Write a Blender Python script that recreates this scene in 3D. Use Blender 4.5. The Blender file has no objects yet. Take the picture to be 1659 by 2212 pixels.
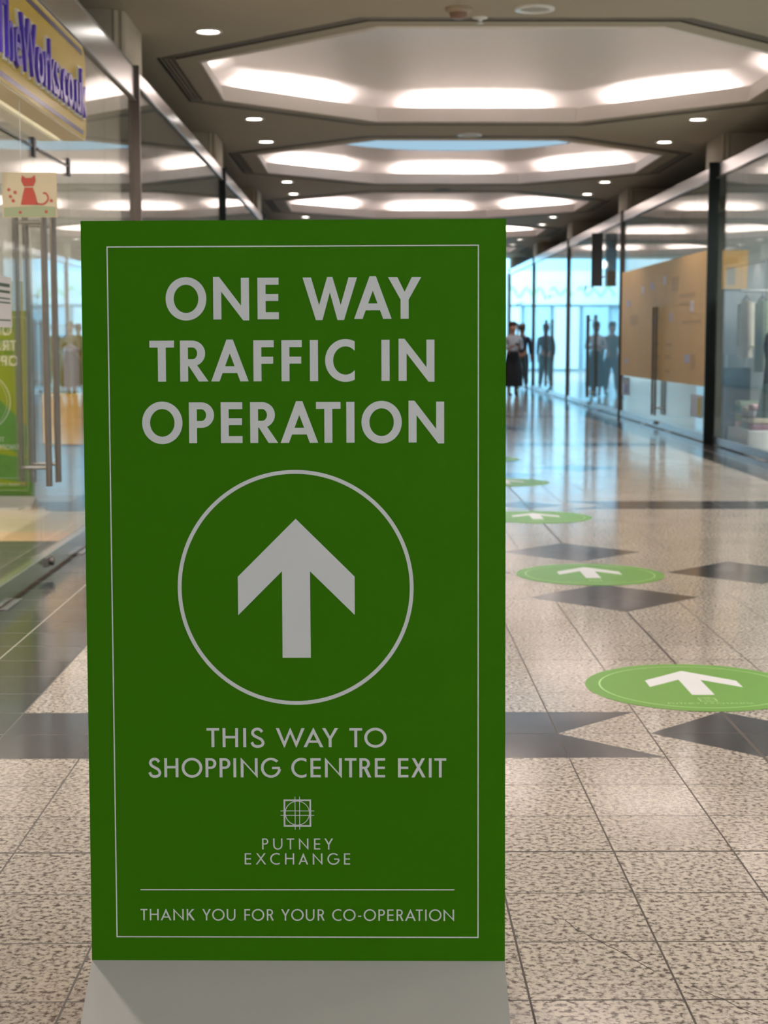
import bpy, bmesh, math, random
from mathutils import Vector, Matrix
from mathutils.geometry import tessellate_polygon
random.seed(7)
S = bpy.context.scene
COL = S.collection
PI = math.pi

# ------------------------------------------------------------------ camera
cam_d = bpy.data.cameras.new('camera')
cam = bpy.data.objects.new('camera', cam_d)
COL.objects.link(cam)
S.camera = cam
FPX, CXP, CYP = 3430.0, 829.5, 1106.0
cam_d.sensor_fit = 'HORIZONTAL'
cam_d.sensor_width = 36.0
cam_d.lens = 36.0 * FPX / 1659.0
yaw = math.atan((CXP - 800.0) / FPX)
pit = math.atan((CYP - 735.0) / FPX)
cam.location = (0, 0, 1.28)
cam.rotation_euler = (PI / 2 - pit, 0, -yaw)
cam_d.clip_start = 0.05
cam_d.clip_end = 300
cam_d.dof.use_dof = True
cam_d.dof.focus_distance = 3.35
cam_d.dof.aperture_fstop = 9.5

# ------------------------------------------------------------------ world / exposure
SKY_STR = 1.0
w = bpy.data.worlds.new('sky')
S.world = w
w.use_nodes = True
w.node_tree.nodes['Background'].inputs[0].default_value = (0.42, 0.66, 0.86, 1)
w.node_tree.nodes['Background'].inputs[1].default_value = SKY_STR
S.view_settings.view_transform = 'Standard'
S.view_settings.look = 'None'
S.view_settings.exposure = 0.9
S.view_settings.gamma = 1.0
S.view_settings.use_curve_mapping = False
cy = S.cycles
cy.use_denoising = True
cy.use_adaptive_sampling = True
cy.adaptive_threshold = 0.03
cy.max_bounces = 8
cy.diffuse_bounces = 3
cy.glossy_bounces = 5
cy.transmission_bounces = 4
cy.transparent_max_bounces = 24
cy.caustics_reflective = False
cy.caustics_refractive = False
cy.sample_clamp_indirect = 6.0

COVE_W = 8.0        # each fluorescent tube in a coffer
DOWN_W = 75.0        # each recessed downlight
ATRIUM_W = 3000.0
BACK_W = 72.0       # added fill behind the camera, brightens the sign front
LAMP = (1.0, 0.89, 0.85)

def area(name, loc, size, power, color=(1, 1, 1), direction=(0, 0, -1), sy=None, parent=None):
    d = bpy.data.lights.new(name, 'AREA')
    d.shape = 'RECTANGLE'
    d.size = size
    d.size_y = sy if sy else size
    d.energy = power
    d.color = color
    o = bpy.data.objects.new(name, d)
    COL.objects.link(o)
    o.location = loc
    o.rotation_euler = Vector(direction).to_track_quat('-Z', 'Y').to_euler()
    if parent:
        o.parent = parent
    return o

# ------------------------------------------------------------------ place constants (metres)
T = 0.3015                       # floor tile
X0 = 1.215                       # corridor centre line
HW = 10 * T                      # half width to the glass
XL, XR = X0 - HW, X0 + HW        # glass planes
P = 7.25                         # bay length
POST0 = 12.35                    # a glass fin; bays between fins
COF0 = POST0 + P / 2 - 0.02      # a coffer centre
CEIL = 3.80
YEND = 50.0                      # corridor ends in the daylit atrium
YBACK = -13.0
BAND0 = 5.085
XC = X0 + 0.012                  # coffer centre line

# ------------------------------------------------------------------ node helpers
class E:
    """tiny expression wrapper that emits Math nodes"""
    def __init__(s, nt, sock): s.nt, s.k = nt, sock
    def _op(s, op, a, b=None, c=None):
        n = s.nt.nodes.new('ShaderNodeMath'); n.operation = op
        for i, v in enumerate((a, b, c)):
            if v is None: continue
            if isinstance(v, E): s.nt.links.new(v.k, n.inputs[i])
            else: n.inputs[i].default_value = float(v)
        return E(s.nt, n.outputs[0])
    def __add__(s, o): return s._op('ADD', s, o)
    def __radd__(s, o): return s._op('ADD', s, o)
    def __sub__(s, o): return s._op('SUBTRACT', s, o)
    def __rsub__(s, o): return s._op('SUBTRACT', o, s)
    def __mul__(s, o): return s._op('MULTIPLY', s, o)
    __rmul__ = __mul__
    def abs(s): return s._op('ABSOLUTE', s)
    def lt(s, o): return s._op('LESS_THAN', s, o)
    def gt(s, o): return s._op('GREATER_THAN', s, o)
    def pp(s, o): return s._op('PINGPONG', s, o)
    def max(s, o): return s._op('MAXIMUM', s, o)
    def min(s, o): return s._op('MINIMUM', s, o)
    def floor(s): return s._op('FLOOR', s)
    def wrap(s, a, b): return s._op('WRAP', s, b, a)
    def pow(s, o): return s._op('POWER', s, o)

def new_mat(name):
    m = bpy.data.materials.new(name)
    m.use_nodes = True
    nt = m.node_tree
    return m, nt, nt.nodes['Principled BSDF']

def simple(name, col, rough=0.5, metal=0.0, spec=0.5, noise=0.04, nscale=6.0, emit=0.0, emit_col=None, bump=0.0, coat=0.0):
    """principled material whose colour and gloss are broken up a little by noise"""
    m, nt, b = new_mat(name)
    tc = nt.nodes.new('ShaderNodeTexCoord')
    no = nt.nodes.new('ShaderNodeTexNoise')
    no.inputs['Scale'].default_value = nscale
    no.inputs['Detail'].default_value = 3
    nt.links.new(tc.outputs['Object'], no.inputs['Vector'])
    mx = nt.nodes.new('ShaderNodeMix'); mx.data_type = 'RGBA'
    mx.inputs[6].default_value = (*[c * (1 - noise) for c in col], 1)
    mx.inputs[7].default_value = (*[min(1, c * (1 + noise)) for c in col], 1)
    nt.links.new(no.outputs['Fac'], mx.inputs[0])
    nt.links.new(mx.outputs[2], b.inputs['Base Color'])
    b.inputs['Roughness'].default_value = rough
    b.inputs['Metallic'].default_value = metal
    b.inputs['Specular IOR Level'].default_value = spec
    b.inputs['Coat Weight'].default_value = coat
    b.inputs['Coat Roughness'].default_value = 0.08
    if emit:
        b.inputs['Emission Color'].default_value = (*(emit_col or col), 1)
        b.inputs['Emission Strength'].default_value = emit
    if bump:
        bp = nt.nodes.new('ShaderNodeBump'); bp.inputs['Strength'].default_value = bump
        bp.inputs['Distance'].default_value = 0.002
        nt.links.new(no.outputs['Fac'], bp.inputs['Height']); nt.links.new(bp.outputs[0], b.inputs['Normal'])
    return m

def glass_mat(name, tint):
    m = bpy.data.materials.new(name); m.use_nodes = True
    nt = m.node_tree; nt.nodes.clear()
    out = nt.nodes.new('ShaderNodeOutputMaterial')
    mix = nt.nodes.new('ShaderNodeMixShader')
    tr = nt.nodes.new('ShaderNodeBsdfTransparent'); tr.inputs[0].default_value = (*tint, 1)
    gl = nt.nodes.new('ShaderNodeBsdfGlossy'); gl.inputs['Roughness'].default_value = 0.004
    gl.inputs[0].default_value = (0.97, 0.98, 0.97, 1)
    geo = nt.nodes.new('ShaderNodeNewGeometry')
    dot = nt.nodes.new('ShaderNodeVectorMath'); dot.operation = 'DOT_PRODUCT'
    nt.links.new(geo.outputs['Incoming'], dot.inputs[0]); nt.links.new(geo.outputs['Normal'], dot.inputs[1])
    c = E(nt, dot.outputs['Value']).abs()
    f = (1.0 - c).pow(5.0) * 0.96 + 0.04           # reflectance of one glass surface
    nt.links.new(f.k, mix.inputs[0]); nt.links.new(tr.outputs[0], mix.inputs[1]); nt.links.new(gl.outputs[0], mix.inputs[2])
    nt.links.new(mix.outputs[0], out.inputs[0])
    return m

def lamp_mat(name, col, strength):
    m = bpy.data.materials.new(name); m.use_nodes = True
    nt = m.node_tree; nt.nodes.clear()
    out = nt.nodes.new('ShaderNodeOutputMaterial'); em = nt.nodes.new('ShaderNodeEmission')
    em.inputs[0].default_value = (*col, 1); em.inputs[1].default_value = strength
    nt.links.new(em.outputs[0], out.inputs[0])
    return m

def floor_mat():
    m, nt, b = new_mat('polished_granite_floor')
    geo = nt.nodes.new('ShaderNodeNewGeometry')
    sep = nt.nodes.new('ShaderNodeSeparateXYZ'); nt.links.new(geo.outputs['Position'], sep.inputs[0])
    u = E(nt, sep.outputs[0]) - X0
    yy = E(nt, sep.outputs[1])
    per = 24 * T
    v = (yy - BAND0).wrap(-per / 2, per / 2)              # centred on a dark cross band
    c = (yy - BAND0 - per / 2).wrap(-per / 2, per / 2)    # centred on a diamond ring
    au, av, ac = u.abs(), v.abs(), c.abs()
    s = au + av
    inside = au.lt(8 * T)
    band = av.lt(T) * (s.gt(2 * T).max(s.lt(T))) * inside
    k, d = 0.8528, 0.4264
    dia1 = (au + (ac - k).abs()).lt(d)
    dia2 = ((au - k).abs() + ac).lt(d)
    border = au.gt(8 * T)
    dark = band.max(dia1).max(dia2).max(border)
    deep = border * 0.45 + 0.0
    # joints: distance to the nearest joint line
    gx = u.pp(T / 2); gx = (u + 50 * T).pp(T / 2)
    # pingpong(x, T/2) is 0 on multiples of T
    gy = (v + 50 * T).pp(T / 2)
    r2 = 0.70710678
    p = (u + c) * r2; q = (u - c) * r2
    gp = (p + 50 * T).pp(T / 2); gq = (q + 50 * T).pp(T / 2)
    ring = (au + ac).lt(6 * T * r2)
    inring = ring
    jw = 0.0024
    ortho = gx.lt(jw).max(gy.lt(jw * 1.1)) * (1.0 - inring)
    diag = gp.lt(jw).max(gq.lt(jw)) * inring
    edge = ((au + ac) - 6 * T * r2).abs().lt(jw * 1.6)
    thick = ((av - 4 * T).abs().lt(0.0050) * (1.0 - inring)).max(au.lt(0.0060) * (1.0 - inring)) * inside
    joint = ortho.max(diag).max(edge).max(thick)
    # granite flecks
    def noise(scale, det, sx=1.0):
        mp = nt.nodes.new('ShaderNodeMapping'); mp.inputs['Scale'].default_value = (1, sx, 1)
        nt.links.new(geo.outputs['Position'], mp.inputs[0])
        n = nt.nodes.new('ShaderNodeTexNoise'); n.inputs['Scale'].default_value = scale
        n.inputs['Detail'].default_value = det; n.inputs['Roughness'].default_value = 0.6
        nt.links.new(mp.outputs[0], n.inputs['Vector']); return n.outputs['Fac']
    def ramp(fac, stops):
        r = nt.nodes.new('ShaderNodeValToRGB'); nt.links.new(fac, r.inputs[0])
        el = r.color_ramp.elements
        while len(el) < len(stops): el.new(0.5)
        for e, (pos, col) in zip(el, stops): e.position = pos; e.color = (*col, 1)
        return r.outputs[0]
    light = ramp(noise(72, 4.0, 1.0), [(0.37, FLECK), (0.455, tuple(a * .45 + b_ * .55 for a, b_ in zip(FLECK, GRAN))), (0.515, GRAN), (0.64, GRAN2)])
    darkc = ramp(noise(150, 3.0), [(0.3, (0.048, 0.045, 0.047)), (0.7, (0.088, 0.083, 0.085))])
    # tile to tile tone
    ti = nt.nodes.new('ShaderNodeTexWhiteNoise'); ti.noise_dimensions = '2D'
    cb = nt.nodes.new('ShaderNodeCombineXYZ')
    nt.links.new((u * (1 / T)).floor().k, cb.inputs[0]); nt.links.new((v * (1 / T)).floor().k, cb.inputs[1])
    nt.links.new(cb.outputs[0], ti.inputs['Vector'])
    tone = E(nt, ti.outputs['Value']) * 0.14 + 0.93
    big = E(nt, noise(1.6, 2.0)) * 0.25 + 0.88
    tone = tone * big
    def mixc(f, a, b_):
        x = nt.nodes.new('ShaderNodeMix'); x.data_type = 'RGBA'
        nt.links.new(f, x.inputs[0])
        for i, val in ((6, a), (7, b_)):
            if isinstance(val, tuple): x.inputs[i].default_value = (*val, 1)
            else: nt.links.new(val, x.inputs[i])
        return x.outputs[2]
    darkb = mixc(deep.k, darkc, (0.030, 0.026, 0.021))
    base = mixc(dark.k, light, darkb)
    vm = nt.nodes.new('ShaderNodeVectorMath'); vm.operation = 'SCALE'
    nt.links.new(base, vm.inputs[0]); nt.links.new(tone.k, vm.inputs['Scale'])
    jcol = mixc(border.k, (0.085, 0.062, 0.050), (0.13, 0.115, 0.10))
    jcol = mixc((au - 9 * T).abs().lt(0.006).k, jcol, (0.42, 0.37, 0.31))
    col = mixc(joint.k, vm.outputs[0], jcol)
    nt.links.new(col, b.inputs['Base Color'])
    rough = E(nt, noise(3.0, 3.0)) * 0.08 + 0.085 + joint * 0.4
    nt.links.new(rough.k, b.inputs['Roughness'])
    b.inputs['Specular IOR Level'].default_value = 0.65
    bp = nt.nodes.new('ShaderNodeBump'); bp.inputs['Strength'].default_value = 0.35; bp.inputs['Distance'].default_value = 0.002
    nt.links.new((1.0 - joint).k, bp.inputs['Height']); nt.links.new(bp.outputs[0], b.inputs['Normal'])
    return m

GRAN = (0.58, 0.485, 0.40)
GRAN2 = (0.68, 0.58, 0.485)
FLECK = (0.115, 0.085, 0.075)

M = {}
M['floor'] = floor_mat()
M['ceiling'] = simple('ceiling_paint', (0.42, 0.372, 0.29), 0.75, noise=0.03, nscale=1.5)
M['bulkhead'] = simple('bulkhead_paint', (0.58, 0.50, 0.40), 0.75, noise=0.04, nscale=1.5)
M['dome'] = simple('dome_plaster', (0.80, 0.755, 0.73), 0.38, noise=0.03, nscale=1.2, spec=0.35)
M['lip'] = simple('coffer_lip_paint', (0.80, 0.74, 0.70), 0.55, noise=0.02)
M['slot'] = simple('dark_slot', (0.10, 0.09, 0.075), 0.6)
M['slot_fin'] = simple('slot_fin_grey', (0.30, 0.27, 0.23), 0.5)
M['steel'] = simple('brushed_steel', (0.62, 0.60, 0.59), 0.28, metal=1.0, noise=0.08, nscale=30)
M['handle'] = simple('satin_handle_steel', (0.21, 0.18, 0.16), 0.38, metal=1.0, noise=0.06, nscale=20)
M['rail'] = simple('aluminium_rail', (0.66, 0.65, 0.65), 0.22, metal=1.0, noise=0.05, nscale=14)
M['black'] = simple('black_fitting', (0.02, 0.02, 0.022), 0.35)
M['fin'] = simple('dark_glass_fin', (0.010, 0.014, 0.013), 0.45, noise=0.1, spec=0.12)
M['fin_brown'] = simple('bronze_fin', (0.06, 0.042, 0.032), 0.3)
M['glass'] = glass_mat('shopfront_glass', (0.955, 0.975, 0.965))
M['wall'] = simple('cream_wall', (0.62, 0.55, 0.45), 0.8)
M['shop_wall'] = simple('shop_wall_paint', (0.50, 0.47, 0.42), 0.8, noise=0.08, nscale=2)
M['shop_grey'] = simple('shop_grey_paint', (0.30, 0.31, 0.30), 0.8, noise=0.08, nscale=2)
M['shop_ceiling'] = simple('shop_ceiling_paint', (0.30, 0.28, 0.26), 0.8)
M['shop_floor'] = simple('shop_floor_wood', (0.46, 0.34, 0.21), 0.35, noise=0.12, nscale=5)
M['shop_floor_grey'] = simple('shop_floor_grey', (0.42, 0.42, 0.40), 0.3, noise=0.06)
M['added_shutter'] = simple('added_shutter_grey', (0.26, 0.25, 0.235), 0.55, noise=0.05)
M['mat'] = simple('entrance_mat', (0.060, 0.048, 0.026), 0.95, noise=0.2, nscale=60)
M['orange_strip'] = simple('copper_threshold', (0.62, 0.36, 0.20), 0.4)
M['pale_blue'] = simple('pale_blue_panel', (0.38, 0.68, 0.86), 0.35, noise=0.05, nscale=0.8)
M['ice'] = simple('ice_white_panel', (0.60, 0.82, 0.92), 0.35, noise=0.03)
M['blue_grey'] = simple('blue_grey_panel', (0.26, 0.42, 0.50), 0.4, noise=0.1, nscale=1)
M['green_letter'] = simple('green_letter', (0.34, 0.66, 0.44), 0.4)
M['sign_green'] = simple('sign_green_print', (0.046, 0.196, 0.0008), 0.5, noise=0.02, nscale=4, spec=0.06)
M['print_white'] = simple('print_white', (0.80, 0.77, 0.755), 0.45, noise=0.01, spec=0.25)
M['sign_edge'] = simple('sign_board_edge', (0.10, 0.20, 0.05), 0.5)
M['sign_base'] = simple('sign_base_grey', (0.47, 0.435, 0.39), 0.5, noise=0.03, spec=0.3)
M['sticker'] = simple('sticker_green_vinyl', (0.155, 0.36, 0.045), 0.32, noise=0.05, nscale=3, spec=0.4)
M['sticker_line'] = simple('sticker_pale_green', (0.50, 0.80, 0.30), 0.35)
M['sticker_white'] = simple('sticker_white', (0.84, 0.79, 0.785), 0.35)
M['yellow'] = simple('sign_yellow', (0.56, 0.39, 0.006), 0.32, noise=0.04, nscale=2, spec=0.25, coat=0.08)
M['purple'] = simple('purple_acrylic', (0.085, 0.045, 0.55), 0.25)
M['white'] = simple('white_acrylic', (0.85, 0.84, 0.82), 0.3)
M['navy'] = simple('navy_stripe', (0.05, 0.04, 0.16), 0.25)
M['olive'] = simple('olive_yellow_print', (0.21, 0.175, 0.005), 0.4, noise=0.06)
M['ink'] = simple('dark_ink', (0.035, 0.06, 0.02), 0.5)
M['ink_brown'] = simple('crack_dirt', (0.05, 0.035, 0.03), 0.8)
M['paper'] = simple('white_paper', (0.72, 0.66, 0.66), 0.6)
M['cream'] = simple('cream_card', (0.74, 0.62, 0.42), 0.5, noise=0.05)
M['red'] = simple('red_print', (0.60, 0.10, 0.07), 0.5)
M['kraft'] = simple('kraft_board', (0.66, 0.42, 0.155), 0.5, noise=0.10, nscale=2.2)
M['lilac'] = simple('lilac_print', (0.50, 0.48, 0.62), 0.5)
M['wedge_beige'] = simple('wedge_beige', (0.48, 0.36, 0.25), 0.6)
M['wedge_brown'] = simple('wedge_brown', (0.16, 0.06, 0.025), 0.6)
M['skin'] = simple('skin', (0.42, 0.22, 0.15), 0.5)
M['skylight'] = lamp_mat('daylit_diffuser', (0.20, 0.31, 0.39), 1.0)
M['lampface'] = lamp_mat('downlight_face', (1.0, 0.95, 0.88), 14.0)

# ------------------------------------------------------------------ mesh helpers
class MB:
    def __init__(s): s.v, s.f, s.sm, s.mi = [], [], [], []
    def add(s, vs, fs, smooth=False, mi=0):
        o = len(s.v); s.v += [tuple(p) for p in vs]
        for f in fs: s.f.append([o + i for i in f]); s.sm.append(smooth); s.mi.append(mi)
    def box(s, a, b, mi=0, M4=None, smooth=False):
        x0, y0, z0 = a; x1, y1, z1 = b
        vs = [(x0, y0, z0), (x1, y0, z0), (x1, y1, z0), (x0, y1, z0), (x0, y0, z1), (x1, y0, z1), (x1, y1, z1), (x0, y1, z1)]
        if M4: vs = [M4 @ Vector(p) for p in vs]
        s.add(vs, [(0, 3, 2, 1), (4, 5, 6, 7), (0, 1, 5, 4), (1, 2, 6, 5), (2, 3, 7, 6), (3, 0, 4, 7)], smooth, mi)
    def cyl(s, p0, p1, r, n=20, r1=None, mi=0):
        p0, p1 = Vector(p0), Vector(p1); d = (p1 - p0).normalized()
        a = d.orthogonal().normalized(); b = d.cross(a); r1 = r if r1 is None else r1
        vs = []
        for p, rr in ((p0, r), (p1, r1)):
            for i in range(n):
                t = 2 * PI * i / n; vs.append(p + (a * math.cos(t) + b * math.sin(t)) * rr)
        s.add(vs, [(i, (i + 1) % n, n + (i + 1) % n, n + i) for i in range(n)], True, mi)
        s.add(vs[:n], [tuple(range(n))[::-1]], False, mi); s.add(vs[n:], [tuple(range(n))], False, mi)
    def lathe(s, prof, c=(0, 0, 0), n=32, mi=0, ringf=None):
        """prof: (r, z) pairs; ringf(theta, i) scales the radius"""
        vs = []
        for i, (r, z) in enumerate(prof):
            for k in range(n):
                t = 2 * PI * k / n; q = r * (ringf(t, i) if ringf else 1)
                vs.append((c[0] + q * math.cos(t), c[1] + q * math.sin(t), c[2] + z))
        fs = [(i * n + k, i * n + (k + 1) % n, (i + 1) * n + (k + 1) % n, (i + 1) * n + k) for i in range(len(prof) - 1) for k in range(n)]
        s.add(vs, fs, True, mi)
    def poly(s, contours, z=0.0, th=0.0, mi=0, f3=None):
        """flat filled shape from 2D contours (outer, holes...), optional thickness"""
        cs = [[Vector((x, y, 0)) for x, y in c] for c in contours]
        tri = tessellate_polygon(cs)
        flat = [p for c in cs for p in c]
        f3 = f3 or (lambda x, y, zz: (x, y, zz))
        top = [f3(p.x, p.y, z + th) for p in flat]
        fs = []
        for t in tri:
            a, b, c = (flat[i] for i in t)
            cr = (b.x - a.x) * (c.y - a.y) - (b.y - a.y) * (c.x - a.x)
            if abs(cr) < 1e-14: continue
            fs.append(tuple(t) if cr > 0 else tuple(t)[::-1])
        s.add(top, fs, False, mi)
        if th:
            bot = [f3(p.x, p.y, z) for p in flat]
            s.add(bot, [f[::-1] for f in fs], False, mi)
            n = len(flat); o = 0
            for ci, c in enumerate(cs):
                m = len(c); area2 = sum(c[i].x * c[(i + 1) % m].y - c[(i + 1) % m].x * c[i].y for i in range(m))
                ccw = (area2 > 0) == (ci == 0)
                for i in range(m):
                    a, b = o + i, o + (i + 1) % m
                    q = [bot[a], bot[b], top[b], top[a]]
                    s.add(q if ccw else q[::-1], [(0, 1, 2, 3)], False, mi)
                o += m
    def build(s, name, mat, parent=None, loc=None, rot=None, bevel=0.0, smooth_all=False):
        me = bpy.data.meshes.new(name)
        me.from_pydata(s.v, [], s.f); me.update()
        mats = mat if isinstance(mat, (list, tuple)) else [mat]
        for m in mats: me.materials.append(m)
        for p, sm, mi in zip(me.polygons, s.sm, s.mi): p.use_smooth = sm or smooth_all; p.material_index = mi
        o = bpy.data.objects.new(name, me); COL.objects.link(o)
        if parent: o.parent = parent
        if loc: o.location = loc
        if rot: o.rotation_euler = rot
        if bevel:
            bv = o.modifiers.new('bevel', 'BEVEL'); bv.width = bevel; bv.segments = 2; bv.limit_method = 'ANGLE'
        return o

def boxo(name, a, b, mat, parent=None, bevel=0.0):
    m = MB(); m.box(a, b); return m.build(name, mat, parent, bevel=bevel)
def struct(o): o['kind'] = 'structure'; return o
def thing(name, label, cat, loc=(0, 0, 0), rot=(0, 0, 0), group=None):
    o = bpy.data.objects.new(name, None); COL.objects.link(o); o.empty_display_size = 0.1
    o.location = loc; o.rotation_euler = rot
    return tag(o, label, cat, group)
def tag(o, label, cat, group=None):
    o['label'] = label; o['category'] = cat
    if group: o['group'] = group
    return o
def dup(root, loc, label=None, rotz=None):
    r = root.copy(); COL.objects.link(r); r.location = loc
    if rotz is not None: r.rotation_euler.z = rotz
    if label: r['label'] = label
    for ch in list(root.children):
        c = ch.copy(); COL.objects.link(c); c.parent = r
        for g in list(ch.children):
            d = g.copy(); COL.objects.link(d); d.parent = c
    return r
def rrect(x0, y0, x1, y1, r, n=8):
    out = []
    for cx_, cy_, a in ((x1 - r, y1 - r, 0), (x0 + r, y1 - r, 90), (x0 + r, y0 + r, 180), (x1 - r, y0 + r, 270)):
        for k in range(n + 1):
            t = math.radians(a + 90 * k / n); out.append((cx_ + r * math.cos(t), cy_ + r * math.sin(t)))
    return out
def circle(cx_, cy_, r, n=96): return [(cx_ + r * math.cos(2 * PI * k / n), cy_ + r * math.sin(2 * PI * k / n)) for k in range(n)]
def text_mesh(txt, size, off=0.0, ext=0.0):
    cu = bpy.data.curves.new('t', 'FONT'); cu.body = txt; cu.size = size; cu.offset = off; cu.extrude = ext
    o = bpy.data.objects.new('t', cu); COL.objects.link(o)
    bpy.context.view_layer.update()
    me = bpy.data.meshes.new_from_object(o.evaluated_get(bpy.context.evaluated_depsgraph_get()))
    vs = [tuple(v.co) for v in me.vertices]; fs = [tuple(p.vertices) for p in me.polygons]
    bpy.data.objects.remove(o); bpy.data.curves.remove(cu); bpy.data.meshes.remove(me)
    return vs, fs

# ------------------------------------------------------------------ lettering: a geometric sans drawn as outlines
def arc(cx_, cy_, rx, ry, a0, a1, n=28):
    return [(cx_ + rx * math.cos(math.radians(a0 + (a1 - a0) * k / n)), cy_ + ry * math.sin(math.radians(a0 + (a1 - a0) * k / n))) for k in range(n + 1)]
def band_along(pts, s):
    L, R = [], []
    for i, p in enumerate(pts):
        a = pts[max(0, i - 1)]; b = pts[min(len(pts) - 1, i + 1)]
        dx, dy = b[0] - a[0], b[1] - a[1]; l = math.hypot(dx, dy) or 1
        nx, ny = -dy / l * s / 2, dx / l * s / 2
        L.append((p[0] + nx, p[1] + ny)); R.append((p[0] - nx, p[1] - ny))
    return L + R[::-1]
def catmull(P_, n=10):
    out = []
    for i in range(len(P_) - 1):
        p0, p1, p2, p3 = P_[max(0, i - 1)], P_[i], P_[i + 1], P_[min(len(P_) - 1, i + 2)]
        for k in range(n):
            t = k / n
            out.append(tuple(0.5 * (2 * p1[j] + (p2[j] - p0[j]) * t + (2 * p0[j] - 5 * p1[j] + 4 * p2[j] - p3[j]) * t * t + (3 * p1[j] - p0[j] - 3 * p2[j] + p3[j]) * t ** 3) for j in (0, 1)))
    return out + [P_[-1]]
def glyph(ch, w_, s):
    """list of shapes; each shape = [outer, hole, ...]; cap height 1, width w_, stem s"""
    bold = s > 0.17
    t = s * (0.86 if bold else 0.84)
    if ch == 'I': return [[[(0, 0), (w_, 0), (w_, 1), (0, 1)]]]
    if ch == '-': return [[[(0, .34), (w_, .34), (w_, .45), (0, .45)]]]
    if ch == 'O':
        ov = 0.022
        return [[arc(w_ / 2, .5, w_ / 2, .5 + ov, 0, 360, 72)[:-1], arc(w_ / 2, .5, w_ / 2 - s, .5 + ov - t * 1.08, 0, 360, 72)[:-1]]]
    if ch == 'T': return [[[(w_ / 2 - s / 2, 0), (w_ / 2 + s / 2, 0), (w_ / 2 + s / 2, 1 - t), (w_, 1 - t), (w_, 1), (0, 1), (0, 1 - t), (w_ / 2 - s / 2, 1 - t)]]]
    if ch in 'EF':
        m0 = .44 if ch == 'E' else .43; m1 = m0 + t; wm = w_ * (.98 if ch == 'E' else .97)
        if ch == 'E': return [[[(0, 0), (w_, 0), (w_, t), (s, t), (s, m0), (wm, m0), (wm, m1), (s, m1), (s, 1 - t), (w_, 1 - t), (w_, 1), (0, 1)]]]
        return [[[(0, 0), (s, 0), (s, m0), (wm, m0), (wm, m1), (s, m1), (s, 1 - t), (w_, 1 - t), (w_, 1), (0, 1)]]]
    if ch == 'H':
        m0 = .5 - t / 2 + .03; m1 = m0 + t
        return [[[(0, 0), (s, 0), (s, m0), (w_ - s, m0), (w_ - s, 0), (w_, 0), (w_, 1), (w_ - s, 1), (w_ - s, m1), (s, m1), (s, 1), (0, 1)]]]
    if ch == 'N':
        ov = 0.025; a = .145 if bold else .02
        y1 = .33 if bold else .22
        return [[[(0, 0), (s, 0), (s, 1 - y1), (w_ - a, -ov), (w_, -ov), (w_, 1), (w_ - s, 1), (w_ - s, y1), (a, 1 + ov), (0, 1 + ov)]]]
    if ch == 'A':
        ap = .155 if bold else .02; h = s * 1.04 if bold else s * 1.1; top = 1.022
        k = (w_ / 2 - ap / 2) / top
        yb = .205 if bold else .235; yt = yb + t * .98
        inn = lambda y: k * y + h
        ya = (w_ / 2 - h) / k
        return [[[(0, 0), (h, 0), (inn(yb), yb), (w_ - inn(yb), yb), (w_ - h, 0), (w_, 0), (w_ / 2 + ap / 2, top), (w_ / 2 - ap / 2, top)],
                 [(inn(yt), yt), (w_ / 2, ya), (w_ - inn(yt), yt)]]]
    if ch == 'W':
        h = .205 if bold else s * 1.1
        c1 = w_ * (.302 if bold else .293); c2 = w_ - c1
        fb = .16 if bold else .02; fa = .126 if bold else .02
        yv = .336 if bold else .30; yi = .637 if bold else .70; ov = .025
        return [[[(0, 1), (c1 - fb / 2, -ov), (c1 + fb / 2, -ov), (w_ / 2, yi), (c2 - fb / 2, -ov), (c2 + fb / 2, -ov), (w_, 1), (w_ - h, 1), (c2, yv), (w_ / 2 + fa / 2, 1 + ov * .5), (w_ / 2 - fa / 2, 1 + ov * .5), (c1, yv), (h, 1)]]]
    if ch == 'Y':
        h = s * 1.16; yc = .645 if bold else .57; ym = .46 if bold else .43; m = w_ / 2
        return [[[(m - s / 2, 0), (m + s / 2, 0), (m + s / 2, ym), (w_, 1), (w_ - h, 1), (m, yc), (h, 1), (0, 1), (m - s / 2, ym)]]]
    if ch in 'PR':
        bw = w_ if ch == 'P' else w_ * .89
        bh = .625 if bold else .56
        r = bh / 2; rx = min(r, bw * .55); y0 = 1 - bh
        outer = [(0, 0), (s, 0), (s, y0)] + arc(bw - rx, 1 - r, rx, r, -90, 90, 24) + [(0, 1)]
        rxi = max(rx - s, .02)
        hole = [(s, y0 + t), ] + arc(bw - rx, 1 - r, rxi, r - t, -90, 90, 24) + [(s, 1 - t)]
        out = [[outer, hole[::-1]]]
        if ch == 'R':
            h = s * 1.2
            out.append([[(w_ - h, 0), (w_, 0), (bw * .62 + h * .15, y0 + t * .8), (bw * .62 - h * .85 + .0, y0 + t * .8)]] if not bold else
                       [[(w_ - .235, 0), (w_, 0), (.40, y0 + .05), (.205, y0 + .02)]])
        return out
    if ch == 'C':
        R = .522; rx = w_ * .69 if bold else w_ * .675
        cx_ = rx; ao = math.degrees(math.acos(max(-1, min(1, (w_ - cx_) / rx)))); ai = math.degrees(math.acos(max(-1, min(1, (w_ - cx_) / (rx - s)))))
        return [[arc(cx_, .5, rx, R, ao, 360 - ao, 48) + arc(cx_, .5, rx - s, R - t * 1.05, 360 - ai, ai, 48)]]
    if ch == 'G':
        R = .522; rx = w_ * .53
        o1 = arc(rx, .5, rx, R, 44, 352, 56); i1 = arc(rx, .5, rx - s, R - t, 352, 44, 56)
        return [[o1 + i1], [[(w_ * .58, .43), (w_, .43), (w_, .43 + t), (w_ * .58, .43 + t)]]]
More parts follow.
